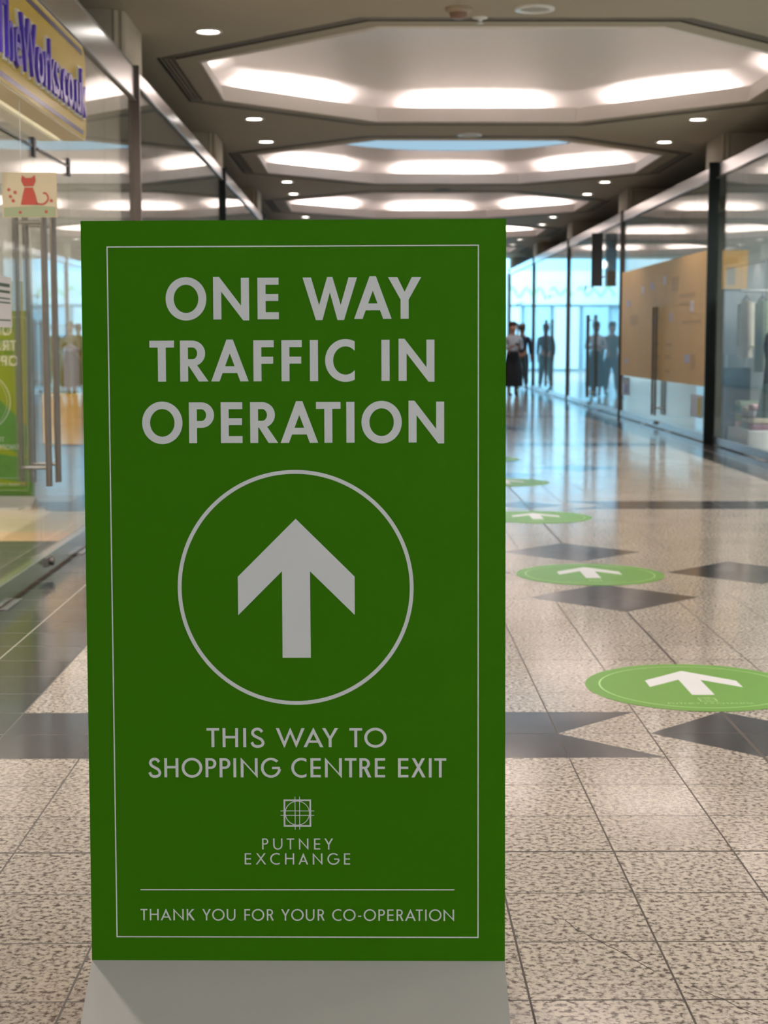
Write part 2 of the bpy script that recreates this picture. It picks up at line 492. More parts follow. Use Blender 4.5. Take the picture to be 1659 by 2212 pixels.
    if ch == 'S':
        q = [(.86, .80), (.72, .915), (.50, .955), (.25, .895), (.155, .745), (.27, .61), (.52, .51), (.80, .40), (.925, .235), (.82, .09), (.52, .04), (.24, .09), (.085, .26)]
        q = [(x * w_, y) for x, y in q]
        return [[band_along(catmull(q, 8), s * .95)]]
    if ch == 'U':
        r = w_ / 2
        return [[[(0, 1)] + arc(r, r - .022, r, r, 180, 360, 36) + [(w_, 1), (w_ - s, 1)] + arc(r, r - .022, r - s, r - t, 360, 180, 36) + [(s, 1)]]]
    if ch == 'X':
        h = s * 1.12
        return [[[(0, 0), (h, 0), (w_ * .96, 1), (w_ * .96 - h, 1)]], [[(w_ - h, 0), (w_, 0), (.04 * w_ + h, 1), (.04 * w_, 1)]]]
    if ch == 'K':
        h = s * 1.35
        return [[[(0, 0), (s, 0), (s, 1), (0, 1)]], [[(s, .44), (s * 1.1, .62 - .02), (w_ * .90 - h, 1), (w_ * .92, 1)]], [[(w_ - h * 1.02, 0), (w_, 0), (s + h * .75, .66), (s * 1.0, .53)]]]
    return []

_layer = [0]
def letters(mb, rows, f3, z=0.0, mi=0):
    for (v0, hgt, s, items) in rows:
        for ch, u0, wd in items:
            for j, shape in enumerate(glyph(ch, wd / hgt, s)):
                cs = [[(u0 + x * hgt, v0 + y * hgt) for x, y in c] for c in shape]
                mb.poly(cs, z=z + j * 0.00006, f3=f3, mi=mi)
def word(txt, height, s, widths, gap, x=0.0, v0=0.0):
    items = []; u = x
    for ch in txt:
        if ch == ' ': u += height * .45; continue
        wd = widths.get(ch, .8) * height
        items.append((ch, u, wd)); u += wd + gap * height
    return [(v0, height, s, items)], u
WID = dict(P=.56, U=.84, T=.68, N=.86, E=.56, Y=.79, X=.93, C=.87, H=.83, A=.9, G=1.05, I=.13, R=.62, O=1.1, F=.5, W=1.5, S=.65)

# ================================================================== the setting
# floor
fl = MB(); fl.box((XL - 0.02, YBACK, -0.12), (XR + 0.02, 70, 0.0))
struct(fl.build('floor', M['floor']))

# ceiling: one slab with octagonal openings, coffers as its parts
CX0, CX1 = XL - 0.95, XR + 0.95
A_OUT, A_SLOT, A_IN = 3.15, 2.99, 2.76
def octf(a): return lambda t: a / math.cos((t + PI / 8) % (PI / 4) - PI / 8)
def octpts(a, cx_, cy_, n=8):
    return [(cx_ + a / math.cos(PI / 8) * math.cos(PI / 8 + 2 * PI * k / n), cy_ + a / math.cos(PI / 8) * math.sin(PI / 8 + 2 * PI * k / n)) for k in range(n)]
coffer_y = [COF0 + P * k for k in range(-4, 5)]
cb = MB()
prev = YBACK
for i, y in enumerate(coffer_y):
    y0 = YBACK if i == 0 else y - P / 2
    y1 = YEND if i == len(coffer_y) - 1 else y + P / 2
    cb.poly([[(CX0, y0), (CX1, y0), (CX1, y1), (CX0, y1)], octpts(A_OUT, XC, y)], z=CEIL, f3=lambda x, yy, z: (x, yy, z))
# underside faces downward: flip
cb.f = [f[::-1] for f in cb.f]
ceiling = struct(cb.build('ceiling', M['ceiling']))
def ring_oct(mb, prof, cx_, cy_, n=8, mi=0):
    """prof: (apothem, z); octagonal sweep with flat sides"""
    vs = []
    for a, z in prof:
        for k in range(n):
            t = PI / 8 + 2 * PI * k / n; r = a / math.cos(PI / 8)
            vs.append((cx_ + r * math.cos(t), cy_ + r * math.sin(t), z))
    fs = [(i * n + k, (i + 1) * n + k, (i + 1) * n + (k + 1) % n, i * n + (k + 1) % n) for i in range(len(prof) - 1) for k in range(n)]
    mb.add(vs, fs, False, mi)
R_DISC, Z_DISC = 2.05, 4.25
def coffer(y, sky):
    b = MB(); ring_oct(b, [(A_OUT, CEIL), (A_OUT, CEIL + .07), (A_SLOT, CEIL + .07), (A_SLOT, CEIL)], XC, y)
    b.build('slot_diffuser', M['slot'], ceiling)
    for a in (3.035, 3.075, 3.115):
        b = MB(); ring_oct(b, [(a - .006, CEIL + .05), (a - .006, CEIL + .004), (a + .006, CEIL + .004), (a + .006, CEIL + .05)], XC, y)
        b.build('slot_louvre', M['slot_fin'], ceiling)
    b = MB(); ring_oct(b, [(A_SLOT, CEIL), (A_IN + .03, CEIL)], XC, y)
    b.build('coffer_border', M['ceiling'], ceiling)
    b = MB(); ring_oct(b, [(A_IN + .03, CEIL), (A_IN, CEIL - .012), (A_IN + .035, CEIL + .155), (A_IN + .085, CEIL + .155), (A_IN + .085, CEIL + .06), (3.06, CEIL + .06)], XC, y)
    b.build('coffer_lip', M['lip'], ceiling)
    # dome: octagonal springing blending into a round top
    prof = [(3.06, .06, 0), (3.06, .15, 0)]
    for i in range(1, 15):
        an = math.radians(90 * i / 14.0)
        a_ = 3.06 * math.cos(an)
        if sky and a_ < R_DISC: prof.append((R_DISC, .415, 1.0)); break
        prof.append((max(a_, .01), .16 + .36 * math.sin(an), min(1, (3.06 - a_) / .9)))
    n = 96; vs = []
    for a, z, bl in prof:
        fo = octf(a)
        for k in range(n):
            t = 2 * PI * k / n; r = fo(t) * (1 - bl) + a * bl
            vs.append((XC + r * math.cos(t), y + r * math.sin(t), CEIL + z))
    fs = [(i * n + k, (i + 1) * n + k, (i + 1) * n + (k + 1) % n, i * n + (k + 1) % n) for i in range(len(prof) - 1) for k in range(n)]
    b = MB(); b.add(vs, fs, True)
    b.build('coffer_dome', M['dome'], ceiling)
    b = MB()
    if sky:
        b.lathe([(R_DISC, CEIL + .415), (R_DISC, CEIL + .425), (R_DISC - .03, CEIL + .425)], (XC, y, 0), 96)
        b.build('skylight_collar', M['dome'], ceiling)
        g = MB(); g.lathe([(R_DISC - .03, CEIL + .42), (0.01, CEIL + .42)], (XC, y, 0), 96)
        g.build('skylight_diffuser', M['skylight'], ceiling)
    # eight fluorescent tubes hidden behind the lip
    for k in range(8):
        t = k * PI / 4
        d = Vector((math.cos(t), math.sin(t), 0))
        loc = Vector((XC, y, CEIL + .085)) + d * 2.93
        o = area('cove_tube', loc, 1.55, COVE_W, LAMP, (d.x * .3, d.y * .3, 1.0), .05)
        # long side along the coffer edge
        zax = -Vector((d.x * .3, d.y * .3, 1.0)).normalized(); xax = Vector((-d.y, d.x, 0)); yax = zax.cross(xax)
        o.rotation_euler = Matrix((xax, yax, zax)).transposed().to_euler()
SKY_COF = COF0 + P
for y in coffer_y:
    coffer(y, abs(y - SKY_COF) < .1)

# unseen roof slab that keeps the daylight out (open only over the atrium)
rf = MB()
rf.poly([[(CX0 - 5, YBACK - .2), (CX1 + 5, YBACK - .2), (CX1 + 5, YEND), (CX0 - 5, YEND)]], z=4.75, th=.2)
o = struct(rf.build('trim_1', M['bulkhead']))

# upper side walls above the shopfronts, end walls
struct(boxo('wall_left', (CX0 - .1, YBACK, 3.2), (CX0, YEND, 4.75), M['bulkhead']))
struct(boxo('wall_right', (CX1, YBACK, 3.2), (CX1 + .1, YEND, 4.75), M['bulkhead']))
struct(boxo('wall_back', (CX0 - 5, YBACK - .2, 0), (CX1 + 5, YBACK, 4.75), M['wall']))
# end soffit where the corridor meets the atrium
struct(boxo('trim_2', (CX0, YEND - .15, 3.8), (CX1, YEND, 4.75), M['bulkhead']))

# beams over the shopfronts between the coffers
nb = 3
for k in range(-3, 6):
    yb = POST0 + P * k + .15
    for side in (-1, 1):
        xi = XL if side < 0 else XR
        xo = CX0 if side < 0 else CX1
        e = side * .09
        m = MB()
        pts = [(xo, yb), (xi + e - side * -.0, yb), (xi + e, yb), (xi + e, yb + 1.0), (xo, yb + 1.0)]
        pts = [(xo, yb), (xi + e + side * .10, yb), (xi + e, yb + .10), (xi + e, yb + 1.0), (xo, yb + 1.0)]
        if side > 0: pts = pts[::-1]
        m.poly([pts], z=3.40, th=.40)
        bm_ = struct(m.build('trim_%d' % nb, M['bulkhead'])); nb += 1
        for q in (0.02, .07):
            f = MB(); f.box((-.012, -.012, 0), (.012, .012, .39), M4=Matrix.Translation((xi + e + side * (.10 - q), yb + q - .004, 3.405)))
            f.build('corner_bead', M['ceiling'], bm_)

# ------------------------------------------------------------------ shopfronts
GZ0, GZ1 = 0.11, 3.22
def shopfront(n, side, y0, y1, door, fin_mat, head=(3.22, 3.33)):
    """one glazed bay between two fins: panes, rails, fin and a pair of glass doors"""
    x = XL if side < 0 else XR
    out = -side                          # towards the corridor
    root = bpy.data.objects.new('window_%d' % n, None); COL.objects.link(root); root.location = (x, y0, 0)
    struct(root)
    def ob(mb, name, mat, **k): return mb.build(name, mat, root, loc=(-x, -y0, 0), **k)
    cuts = [y0 + .03]
    dd = None
    if door:
        dd = (door - 1.0, door, door + 1.0)
        cuts += list(dd)
    else:
        cuts += [y0 + (y1 - y0) / 3, y0 + 2 * (y1 - y0) / 3]
    if door and y1 - dd[2] > 2.0: cuts.append((dd[2] + y1) / 2)
    if door and dd[0] - y0 > 2.0: cuts.insert(1, (dd[0] + y0) / 2)
    cuts.append(y1 - .03)
    for a, b_ in zip(cuts[:-1], cuts[1:]):
        leaf = door and dd[0] - .01 <= a < dd[2] - .01
        top = 2.30 if leaf else head[0] + .02
        m = MB(); m.box((x - .006, a + .004, GZ0 - .005), (x + .006, b_ - .004, top)); p = ob(m, 'glass_pane', M['glass'])
        if leaf:
            m = MB(); m.box((x - .006, a + .004, 2.312), (x + .006, b_ - .004, head[0] + .02)); ob(m, 'transom_pane', M['glass'])
            f = MB(); f.box((x - .015, b_ - .05 if b_ > door + .5 else b_ - .03, 2.25), (x + .015, b_ + .01 if b_ > door + .5 else b_ + .03, 2.355)); ob(f, 'patch_fitting', M['black'], bevel=.004)
            c = MB(); c.box((x - .010, a + .004, 2.300), (x + .010, b_ - .004, 2.312)); ob(c, 'transom_bar', M['black'])
    # rails
    m = MB(); m.box((x - .03, y0 + .02, .012), (x + .03, y1 - .02, GZ0)); ob(m, 'bottom_rail', M['rail'], bevel=.004)
    m = MB(); m.box((x - .022, y0 - .01, head[0]), (x + .022, y1 + .01, head[1])); ob(m, 'head_rail', M['rail'], bevel=.004)
    m = MB(); m.box((x - .024, y0 - .01, head[0] - .016), (x + .024, y1 + .01, head[0] - .001)); ob(m, 'head_dark_strip', M['slot'])  # dark strip added to cover the blue reflection under the rail
    # fin at the far end
    dep = .05 if side < 0 or y1 > 20 else .11
    m = MB(); m.box((x - (dep if side > 0 else .02), y1 - .022, 0.0), (x + (.02 if side > 0 else dep), y1 + .022, head[1] + .03)); ob(m, 'glass_fin', fin_mat, bevel=.003)
    if door:
        for a, sg in ((door - .125, -1), (door + .125, 1)):
            za, zb = (.50, 2.00) if side < 0 else (.19, 1.76)
            h = MB(); h.cyl((x + out * .075, a, za), (x + out * .075, a, zb), .018, 16); ho = ob(h, 'door_handle', M['handle'])
            g = MB(); g.cyl((x - out * .075, a, za + .03), (x - out * .075, a, zb + .03), .018, 16)
            ob(g, 'inner_handle', M['handle'])
            for zz in (za + .10, zb - .10):
                s_ = MB(); s_.cyl((x - .075, a, zz), (x + .075, a, zz), .010, 12); ob(s_, 'handle_standoff', M['steel'])
        l = MB(); l.box((x - .045, door - .07, .05), (x + .045, door + .07, .105)); l.cyl((x + out * .03, door, .075), (x + out * .065, door, .075), .022, 16); ob(l, 'floor_lock', M['handle'], bevel=.006)
        for yy in (dd[0], dd[2]):
            pl = MB(); pl.box((x + out * .035 - .035, yy - .16, .0005), (x + out * .035 + .035, yy + .16, .006)); ob(pl, 'pivot_plate', M['steel'], bevel=.002)
    return root
wn = 1
for k in range(-2, 6):
    y1 = POST0 + P * k; y0 = y1 - P
    door_l = 8.64 if k == 0 else (y0 + y1) / 2
    if k >= 3:
        sh = MB(); nsl = 40  # unseen bays closed by added shutters, to weaken reflections in the right glass
        for q in range(nsl):
            z0_, z1_ = 3.3 * q / nsl, 3.3 * (q + 1) / nsl
            sh.box((XL - .05, y0 + .03, z0_ + .004), (XL + (.0 if q % 2 else -.012), y1 - .03, z1_ - .004))
        struct(sh.build('door_%d' % (10 + k), M['added_shutter']))
        boxo('glass_fin', (XL - .06, y1 - .03, 0), (XL + .04, y1 + .03, 3.36), M['fin_brown'], bpy.data.objects['door_%d' % (10 + k)])
    else: shopfront(wn, -1, y0, y1, door_l, M['fin_brown'] if k == 0 else M['fin'], (3.10, 3.32) if k == 0 else (3.22, 3.33)); wn += 1
    shopfront(wn, 1, y0, y1, {1: 15.9, 2: 23.3}.get(k, (y0 + y1) / 2), M['fin'] if k < 2 else M['fin_brown'], (3.25, 3.40)); wn += 1
# plain wall ends behind the camera and after the last bay
y_first = POST0 - 3 * P
for side, x in ((-1, XL), (1, XR)):
    xa, xb = (x - .1, x) if side < 0 else (x, x + .1)
    struct(boxo('wall_%s_near' % ('left' if side < 0 else 'right'), (xa, YBACK, 0), (xb, y_first - .03, 3.33), M['wall']))
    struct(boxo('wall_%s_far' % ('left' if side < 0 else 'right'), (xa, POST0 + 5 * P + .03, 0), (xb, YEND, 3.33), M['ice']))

# shop interiors (floors, ceilings, back and party walls)
XLB, XRB = XL - 5.2, XR + 4.6
tn = 60
def shop_shell(side, y0, y1, wall, floor_m, zc=3.36, lit=60, lcol=(1, .95, .88), name='shop'):
    global tn
    x = XL if side < 0 else XR
    xb = XLB if side < 0 else XRB
    a, b_ = min(x, xb), max(x, xb)
    g = .03
    fa, fb = (a, x - .02) if side < 0 else (x + .02, b_)
    struct(boxo('floor_shop', (fa, y0, -.12), (fb, y1, 0.0), floor_m))
    struct(boxo('ceiling_shop', (fa - .0 if side < 0 else fa + g, y0, zc), (fb - g if side < 0 else fb, y1, zc + .06), M['shop_ceiling']))
    struct(boxo('wall_shop_back', (xb - .1, y0, 0) if side < 0 else (xb, y0, 0), (xb, y1, zc) if side < 0 else (xb + .1, y1, zc), wall))
    struct(boxo('wall_shop_party', (fa, y1 - .06, 0), (fb - .08 if side < 0 else fb, y1, zc) if side < 0 else (fb, y1, zc), wall) if side < 0 else
           boxo('wall_shop_party', (fa + .08, y1 - .06, 0), (fb, y1, zc), wall))
    if lit:
        area('shop_light', ((a + b_) / 2, (y0 + y1) / 2, zc - .03), 2.6, lit, lcol, (0, 0, -1), 4.5)
for k in range(-1, 6):
    y1 = POST0 + P * k; y0 = y1 - P
    if k == 0: continue
    shop_shell(-1, y0, y1, M['shop_wall'], M['shop_floor_grey'], lit=26)
shop_shell(-1, POST0 - P, POST0, M['shop_wall'], M['shop_floor'], lit=250)
for k in range(-1, 2):
    y1 = POST0 + P * k; y0 = y1 - P
    shop_shell(1, y0, y1, M['shop_grey'], M['shop_floor_grey'], lit=260, lcol=(.95, 1, .98))
shop_shell(1, POST0 + P, POST0 + 2 * P, M['shop_wall'], M['shop_floor_grey'], lit=38, lcol=(.9, 1, .98))
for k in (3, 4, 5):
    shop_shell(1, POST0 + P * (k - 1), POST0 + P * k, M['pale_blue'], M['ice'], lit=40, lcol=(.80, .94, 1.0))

# atrium at the far end: pale daylit walls and facade
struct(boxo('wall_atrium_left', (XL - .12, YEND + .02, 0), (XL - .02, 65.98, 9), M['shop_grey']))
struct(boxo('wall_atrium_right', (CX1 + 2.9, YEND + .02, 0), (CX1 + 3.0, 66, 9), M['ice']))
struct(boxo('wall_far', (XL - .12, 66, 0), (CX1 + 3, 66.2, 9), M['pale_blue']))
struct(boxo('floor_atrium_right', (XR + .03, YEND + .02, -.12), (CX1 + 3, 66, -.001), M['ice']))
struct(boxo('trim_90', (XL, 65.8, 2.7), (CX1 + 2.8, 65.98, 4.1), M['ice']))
area('rear_fill', (X0, YBACK + .35, 1.75), 5.4, BACK_W, (1.0, .97, .93), (0, 1, 0), 3.0)  # added fill lamp behind the camera, lifts the sign front
area('atrium_daylight', (X0, 58, 8.8), 11, ATRIUM_W, (.62, .86, 1.0), (0, .15, -1), 14)

# ================================================================== the one-way sign in front
PW, PH = 0.80, 1.42
sign = thing('floor_sign', 'large upright green floor sign reading one way traffic in operation', 'sign', (-.141, 2.964, .086))
ang, tilt, roll = -.025, .042, .004
Rv = Vector((math.cos(ang) * math.cos(roll), math.sin(ang), math.sin(roll))).normalized()
Uv = Vector((0, math.sin(tilt), math.cos(tilt))); Uv = (Uv - Rv * Uv.dot(Rv)).normalized()
Nv = Rv.cross(Uv)            # towards the viewer
def pf(u, v, d):             # panel coordinates (from lower left corner of the face) -> sign space
    return Rv * (u - PW / 2) + Uv * v + Nv * d
panel = MB()
panel.poly([[(0, 0), (PW, 0), (PW, PH), (0, PH)]], z=-.010, th=.010, f3=pf)
pan = panel.build('sign_panel', M['sign_green'], sign)
TXT = [
(1.2346,0.0778,0.196,[('O',0.1589,0.077),('N',0.2488,0.0677),('E',0.3324,0.04),('W',0.4175,0.1026),('A',0.5144,0.0705),('Y',0.5782,0.0626)]),
(1.1181,0.0771,0.196,[('T',0.1271,0.0465),('R',0.1848,0.0535),('A',0.2436,0.0708),('F',0.3237,0.0385),('F',0.3767,0.0385),('I',0.4304,0.0154),('C',0.4592,0.0558),('I',0.5655,0.0154),('N',0.5978,0.0677)]),
(1.0017,0.0770,0.196,[('O',0.1114,0.0766),('P',0.2004,0.0477),('E',0.2608,0.041),('R',0.3165,0.0528),('A',0.3742,0.0709),('T',0.4414,0.0465),('I',0.4987,0.0154),('O',0.5273,0.0763),('N',0.6164,0.0672)])]
TXT2 = [
(0.4182,0.0370,0.152,[('T',0.2272,0.0246),('H',0.2581,0.0299),('I',0.2978,0.0056),('S',0.3118,0.026),('W',0.3605,0.0553),('A',0.4135,0.0381),('Y',0.4492,0.0308),('T',0.5016,0.0245),('O',0.5301,0.0428)]),
(0.3597,0.0371,0.147,[('S',0.1149,0.0235),('H',0.1453,0.0272),('O',0.1788,0.0397),('P',0.2247,0.0209),('P',0.2518,0.0209),('I',0.2784,0.0054),('N',0.2924,0.0327),('G',0.3312,0.0367),('C',0.3896,0.0293),('E',0.4266,0.0198),('N',0.4543,0.0326),('T',0.4923,0.0227),('R',0.5206,0.0227),('E',0.5501,0.0198),('E',0.5945,0.0201),('X',0.6202,0.0271),('I',0.6537,0.0054),('T',0.6643,0.0227)])]
TXT3 = [
(0.2189,0.0216,0.127,[('P',0.3324,0.012),('U',0.3537,0.0179),('T',0.3798,0.0145),('N',0.4034,0.0183),('E',0.4325,0.0119),('Y',0.4524,0.0168)]),
(0.1895,0.0219,0.127,[('E',0.2985,0.0124),('X',0.3199,0.0199),('C',0.3476,0.0186),('H',0.3763,0.0177),('A',0.4023,0.0188),('N',0.4299,0.0186),('G',0.4581,0.0224),('E',0.49,0.0119)])]
TXT4 = [
(0.0792,0.0223,0.13,[('T',0.0956,0.0136),('H',0.1136,0.0172),('A',0.1346,0.0209),('N',0.1594,0.02),('K',0.1852,0.016),('Y',0.2154,0.0165),('O',0.2344,0.0242),('U',0.2627,0.0169),('F',0.2968,0.0112),('O',0.3113,0.0241),('R',0.3403,0.0136),('Y',0.3681,0.0165),('O',0.3875,0.0241),('U',0.4156,0.0169),('R',0.4386,0.0136),('C',0.4667,0.0178),('O',0.4881,0.0239),('-',0.5167,0.0064),('O',0.5275,0.0239),('P',0.556,0.0127),('E',0.5731,0.0123),('R',0.591,0.0136),('A',0.6074,0.0208),('T',0.6282,0.0136),('I',0.6462,0.0028),('O',0.6536,0.0241),('N',0.6817,0.0203)])]
PZ = .0006
for rows, nm in ((TXT, 'headline_lettering'), (TXT2, 'direction_lettering'), (TXT3, 'centre_name_lettering'), (TXT4, 'thanks_lettering')):
    for row in rows:
        m = MB(); letters(m, [row], pf, PZ); m.build(nm, M['print_white'], sign)
def frame2(m, x0, y0, x1, y1, t, z, f3): m.poly([[(x0, y0), (x1, y0), (x1, y1), (x0, y1)], [(x0 + t, y0 + t), (x0 + t, y1 - t), (x1 - t, y1 - t), (x1 - t, y0 + t)]], z=z, f3=f3)
m = MB(); frame2(m, .0483, .0456, .7493, 1.3722, .0024, PZ, pf); m.build('border_line', M['print_white'], sign)
m = MB(); m.poly([circle(.4003, .7254, .2250, 128), circle(.4003, .7254, .2177, 128)[::-1]], z=PZ, f3=pf); m.build('circle_line', M['print_white'], sign)
ARW = [(.4014,.8575),(.2902,.7469),(.2904,.6732),(.3746,.7573),(.3746,.5912),(.4287,.5912),(.428,.7573),(.5129,.6736),(.513,.7469)]
m = MB(); m.poly([ARW], z=PZ, f3=pf); m.build('arrow', M['print_white'], sign)
m = MB(); m.poly([[(.0963, .1384), (.7027, .1392), (.7027, .1416), (.0963, .1408)]], z=PZ, f3=pf); m.build('rule_line', M['print_white'], sign)
def logo(m, cx_, cy_, s, f3, z):
    """square frame with an inscribed ring and two crossing pairs of lines"""
    h = s / 2; lz = 0
    frame2(m, cx_ - h, cy_ - h, cx_ + h, cy_ + h, s * .06, z, f3)
    m.poly([circle(cx_, cy_, s * .452, 64), circle(cx_, cy_, s * .425, 64)[::-1]], z=z + .0001, f3=f3)
    for d in (-.082, .082):
        m.poly([[(cx_ + d * s - s * .0125, cy_ - s * .61), (cx_ + d * s + s * .0125, cy_ - s * .61), (cx_ + d * s + s * .0125, cy_ + s * .61), (cx_ + d * s - s * .0125, cy_ + s * .61)]], z=z + .0002, f3=f3)
        m.poly([[(cx_ - s * .61, cy_ + d * s - s * .0125), (cx_ + s * .61, cy_ + d * s - s * .0125), (cx_ + s * .61, cy_ + d * s + s * .0125), (cx_ - s * .61, cy_ + d * s + s * .0125)]], z=z + .0003, f3=f3)
m = MB(); logo(m, .4008, .2900, .0530, pf, PZ); m.build('centre_emblem', M['print_white'], sign)
# sloping base below the panel, closed as a wedge
b = MB()
bz = -.086
c0 = [pf(0, 0, 0), pf(PW, 0, 0)]
fx, bx = .158, .16
fr = [Vector((p.x, p.y - fx, bz)) for p in c0]; bk = [Vector((p.x, p.y + bx, bz)) for p in c0]
tb = [p + Vector((0, .012, 0)) for p in c0]
b.add([c0[0], c0[1], fr[1], fr[0], tb[0], tb[1], bk[1], bk[0]],
      [(3, 2, 1, 0), (4, 5, 6, 7), (0, 1, 5, 4), (3, 0, 4, 7), (1, 2, 6, 5), (2, 3, 7, 6)])
b.build('sign_base', M['sign_base'], sign)

sg2 = dup(sign, (-.60, 12.2, .086), 'identical green floor sign farther back, seen mirrored in the left glass')

# ================================================================== floor stickers
def fz(x, y, z): return (x, y, z)
R_ST = .405
def sticker():
    r = thing('floor_sticker', '', 'sticker', group='round green arrow stickers along the floor')
    m = MB(); m.poly([circle(0, 0, R_ST, 96)], z=.0006, th=.0007, f3=fz); m.build('sticker_disc', M['sticker'], r)
    m = MB(); m.poly([circle(0, 0, R_ST * .878, 96), circle(0, 0, R_ST * .862, 96)[::-1]], z=.0018, f3=fz); m.build('ring_line', M['sticker_line'], r)
    A_ = [(.002, .272), (-.170, .098), (-.170, -.015), (-.040, .113), (-.040, -.146), (.042, -.146), (.042, .108), (.174, -.022), (.174, .092)]
    m = MB(); m.poly([A_], z=.0018, f3=fz); m.build('arrow', M['sticker_white'], r)
    m = MB(); logo(m, 0, -.225, .062, fz, .0018)
    rows, end = word('PUTNEY EXCHANGE', .022, .13, WID, .2)
    off = -(end - .0044) / 2
    rows = [(-.292, h, s, [(c, u + off, wd) for c, u, wd in it]) for _, h, s, it in rows]
    letters(m, rows, fz, .0018); m.build('sticker_emblem', M['sticker_line'], r)
    return r
st_lab = ['round green arrow floor sticker nearest the camera, cut by the right frame edge',
          'round green arrow floor sticker lying between two dark grey diamonds',
          'round green arrow floor sticker just beyond the far dark diamond, partly behind the sign',
          'fourth round green arrow floor sticker from the camera, half hidden by the sign',
          'farthest round green arrow floor sticker, a sliver beside the sign edge']
st0 = sticker()
for k in range(5):
    o = st0 if k == 0 else dup(st0, (0, 0, 0))
    o.location = (1.206 + .012 * (k > 2), 5.79 + 2.843 * k, 0)
    o['label'] = st_lab[k]

# hairline cracks running across the granite tiles
ck = MB(); rc = random.Random(2)
for line in ([(.432, 3.406), (.449, 3.347), (.480, 3.295), (.510, 3.245), (.537, 3.194), (.558, 3.154), (.577, 3.116)], [(.640, 3.04), (.665, 3.004), (.687, 2.977), (.713, 2.934), (.744, 2.898)]):
    pts = catmull(line, 5)
    pts = [(x + rc.uniform(-.0025, .0025), y + rc.uniform(-.0025, .0025)) for x, y in pts]
    ck.poly([band_along(pts, .0017)], z=.0004, f3=fz)
ck.build('tile_crack', M['ink_brown'], bpy.data.objects['floor'])

# ================================================================== ceiling fixtures
def downlight():
    r = thing('ceiling_downlight', '', 'ceiling light', group='round recessed downlights in the corridor ceiling')
    m = MB(); m.lathe([(.115, 0), (.118, -.008), (.100, -.014), (.088, -.006), (.080, .045)], n=32); m.build('trim_ring', M['lip'], r)
    m = MB(); m.lathe([(.084, -.004), (.05, -.0055), (.001, -.006)], n=32); m.build('lamp_face', M['lampface'], r)
    return r
dl0 = None
ci = 0
rank = ['nearest', 'second', 'third', 'fourth', 'fifth', 'sixth', 'seventh', 'eighth', 'ninth', 'tenth']
dl_pos = []
for y in coffer_y:
    for dy in (-2.58, 2.58):
        dl_pos.append(y + dy)
dl_pos = [y for y in dl_pos if y > -9]
vis = [y for y in dl_pos if y > 12.5]
for sx, nm in ((-2.54, 'left'), (2.54, 'right')):
    for y in dl_pos:
        o = downlight() if dl0 is None else dup(dl0, (0, 0, 0))
        if dl0 is None: dl0 = o
        o.location = (X0 + sx, y, CEIL)
        vv = [q for q in dl_pos if q > (12.5 if sx < 0 else 17)]
        if y in vv:
            i = vv.index(y)
            o['label'] = '%s round downlight along the %s side of the corridor ceiling' % (rank[i] if i < 10 else 'far', nm)
        else:
            i = dl_pos.index(y)
            o['label'] = '%s round downlight behind or above the camera on the %s side' % (rank[i] if i < 10 else 'other', nm)
        d = bpy.data.lights.new('downlight_beam', 'SPOT'); d.energy = DOWN_W; d.color = LAMP; d.spot_size = math.radians(110); d.spot_blend = .7; d.shadow_soft_size = .05
        lo = bpy.data.objects.new('downlight_beam', d); COL.objects.link(lo); lo.location = (X0 + sx, y, CEIL - .03)

det = thing('smoke_detector', 'brown domed smoke detector on the ceiling in front of the near coffer', 'smoke detector', (.675, 12.46, CEIL))
m = MB(); m.lathe([(.10, 0), (.10, -.02), (.07, -.035)], n=28); m.build('detector_base', simple('detector_tan', (.42, .33, .24), .5), det)
m = MB(); m.lathe([(.07, -.035), (.066, -.06), (.04, -.078), (.002, -.082)], n=28); m.build('detector_dome', simple('detector_brown', (.26, .15, .10), .4), det)
def ring_speaker(loc, lab, mat):
    r = thing('ceiling_speaker', lab, 'ceiling speaker', loc)
    m = MB(); m.lathe([(.155, 0), (.155, -.012), (.12, -.016), (.115, -.004)], n=36); m.build('speaker_ring', mat, r)
    m = MB(); m.lathe([(.115, -.004), (.05, -.006), (.001, -.007)], n=36); m.build('speaker_grille', simple('speaker_grille_grey', (.42, .42, .40), .6), r)
ring_speaker((1.258, 12.46, CEIL), 'round white rimmed ceiling speaker beside the smoke detector', M['white'])
ring_speaker((1.228, 19.95, CEIL), 'pale round ceiling speaker between the first and second coffers', M['white'])
sp = thing('sprinkler_rose', 'tiny white sprinkler rose on the ceiling between detector and speaker', 'sprinkler', (.864, 12.80, CEIL))
m = MB(); m.lathe([(.06, 0), (.06, -.008), (.02, -.02), (.012, -.045), (.03, -.048), (.001, -.05)], n=24); m.build('rose_plate', M['white'], sp)
vt = thing('ceiling_vent', 'small dark ceiling vent between the second and third coffers', 'vent', (1.22, 27.05, CEIL))
m = MB(); m.lathe([(.17, 0), (.17, -.01), (.14, -.012), (.13, -.003)], n=28); m.build('vent_rim', M['slot_fin'], vt)
m = MB(); m.lathe([(.13, -.003), (.001, -.004)], n=28); m.build('vent_core', M['slot'], vt)
pj = thing('hanging_sprinkler', 'white sprinkler drop hanging from the near coffer dome', 'sprinkler', (XC + .03, COF0 - 1.5, CEIL + .47))
m = MB(); m.cyl((0, 0, .02), (0, 0, -.16), .035, 20); m.build('drop_pipe', M['lip'], pj)
m = MB(); m.lathe([(.035, -.16), (.07, -.17), (.075, -.20), (.04, -.22), (.001, -.225)], n=24); m.build('sprinkler_head', M['white'], pj)
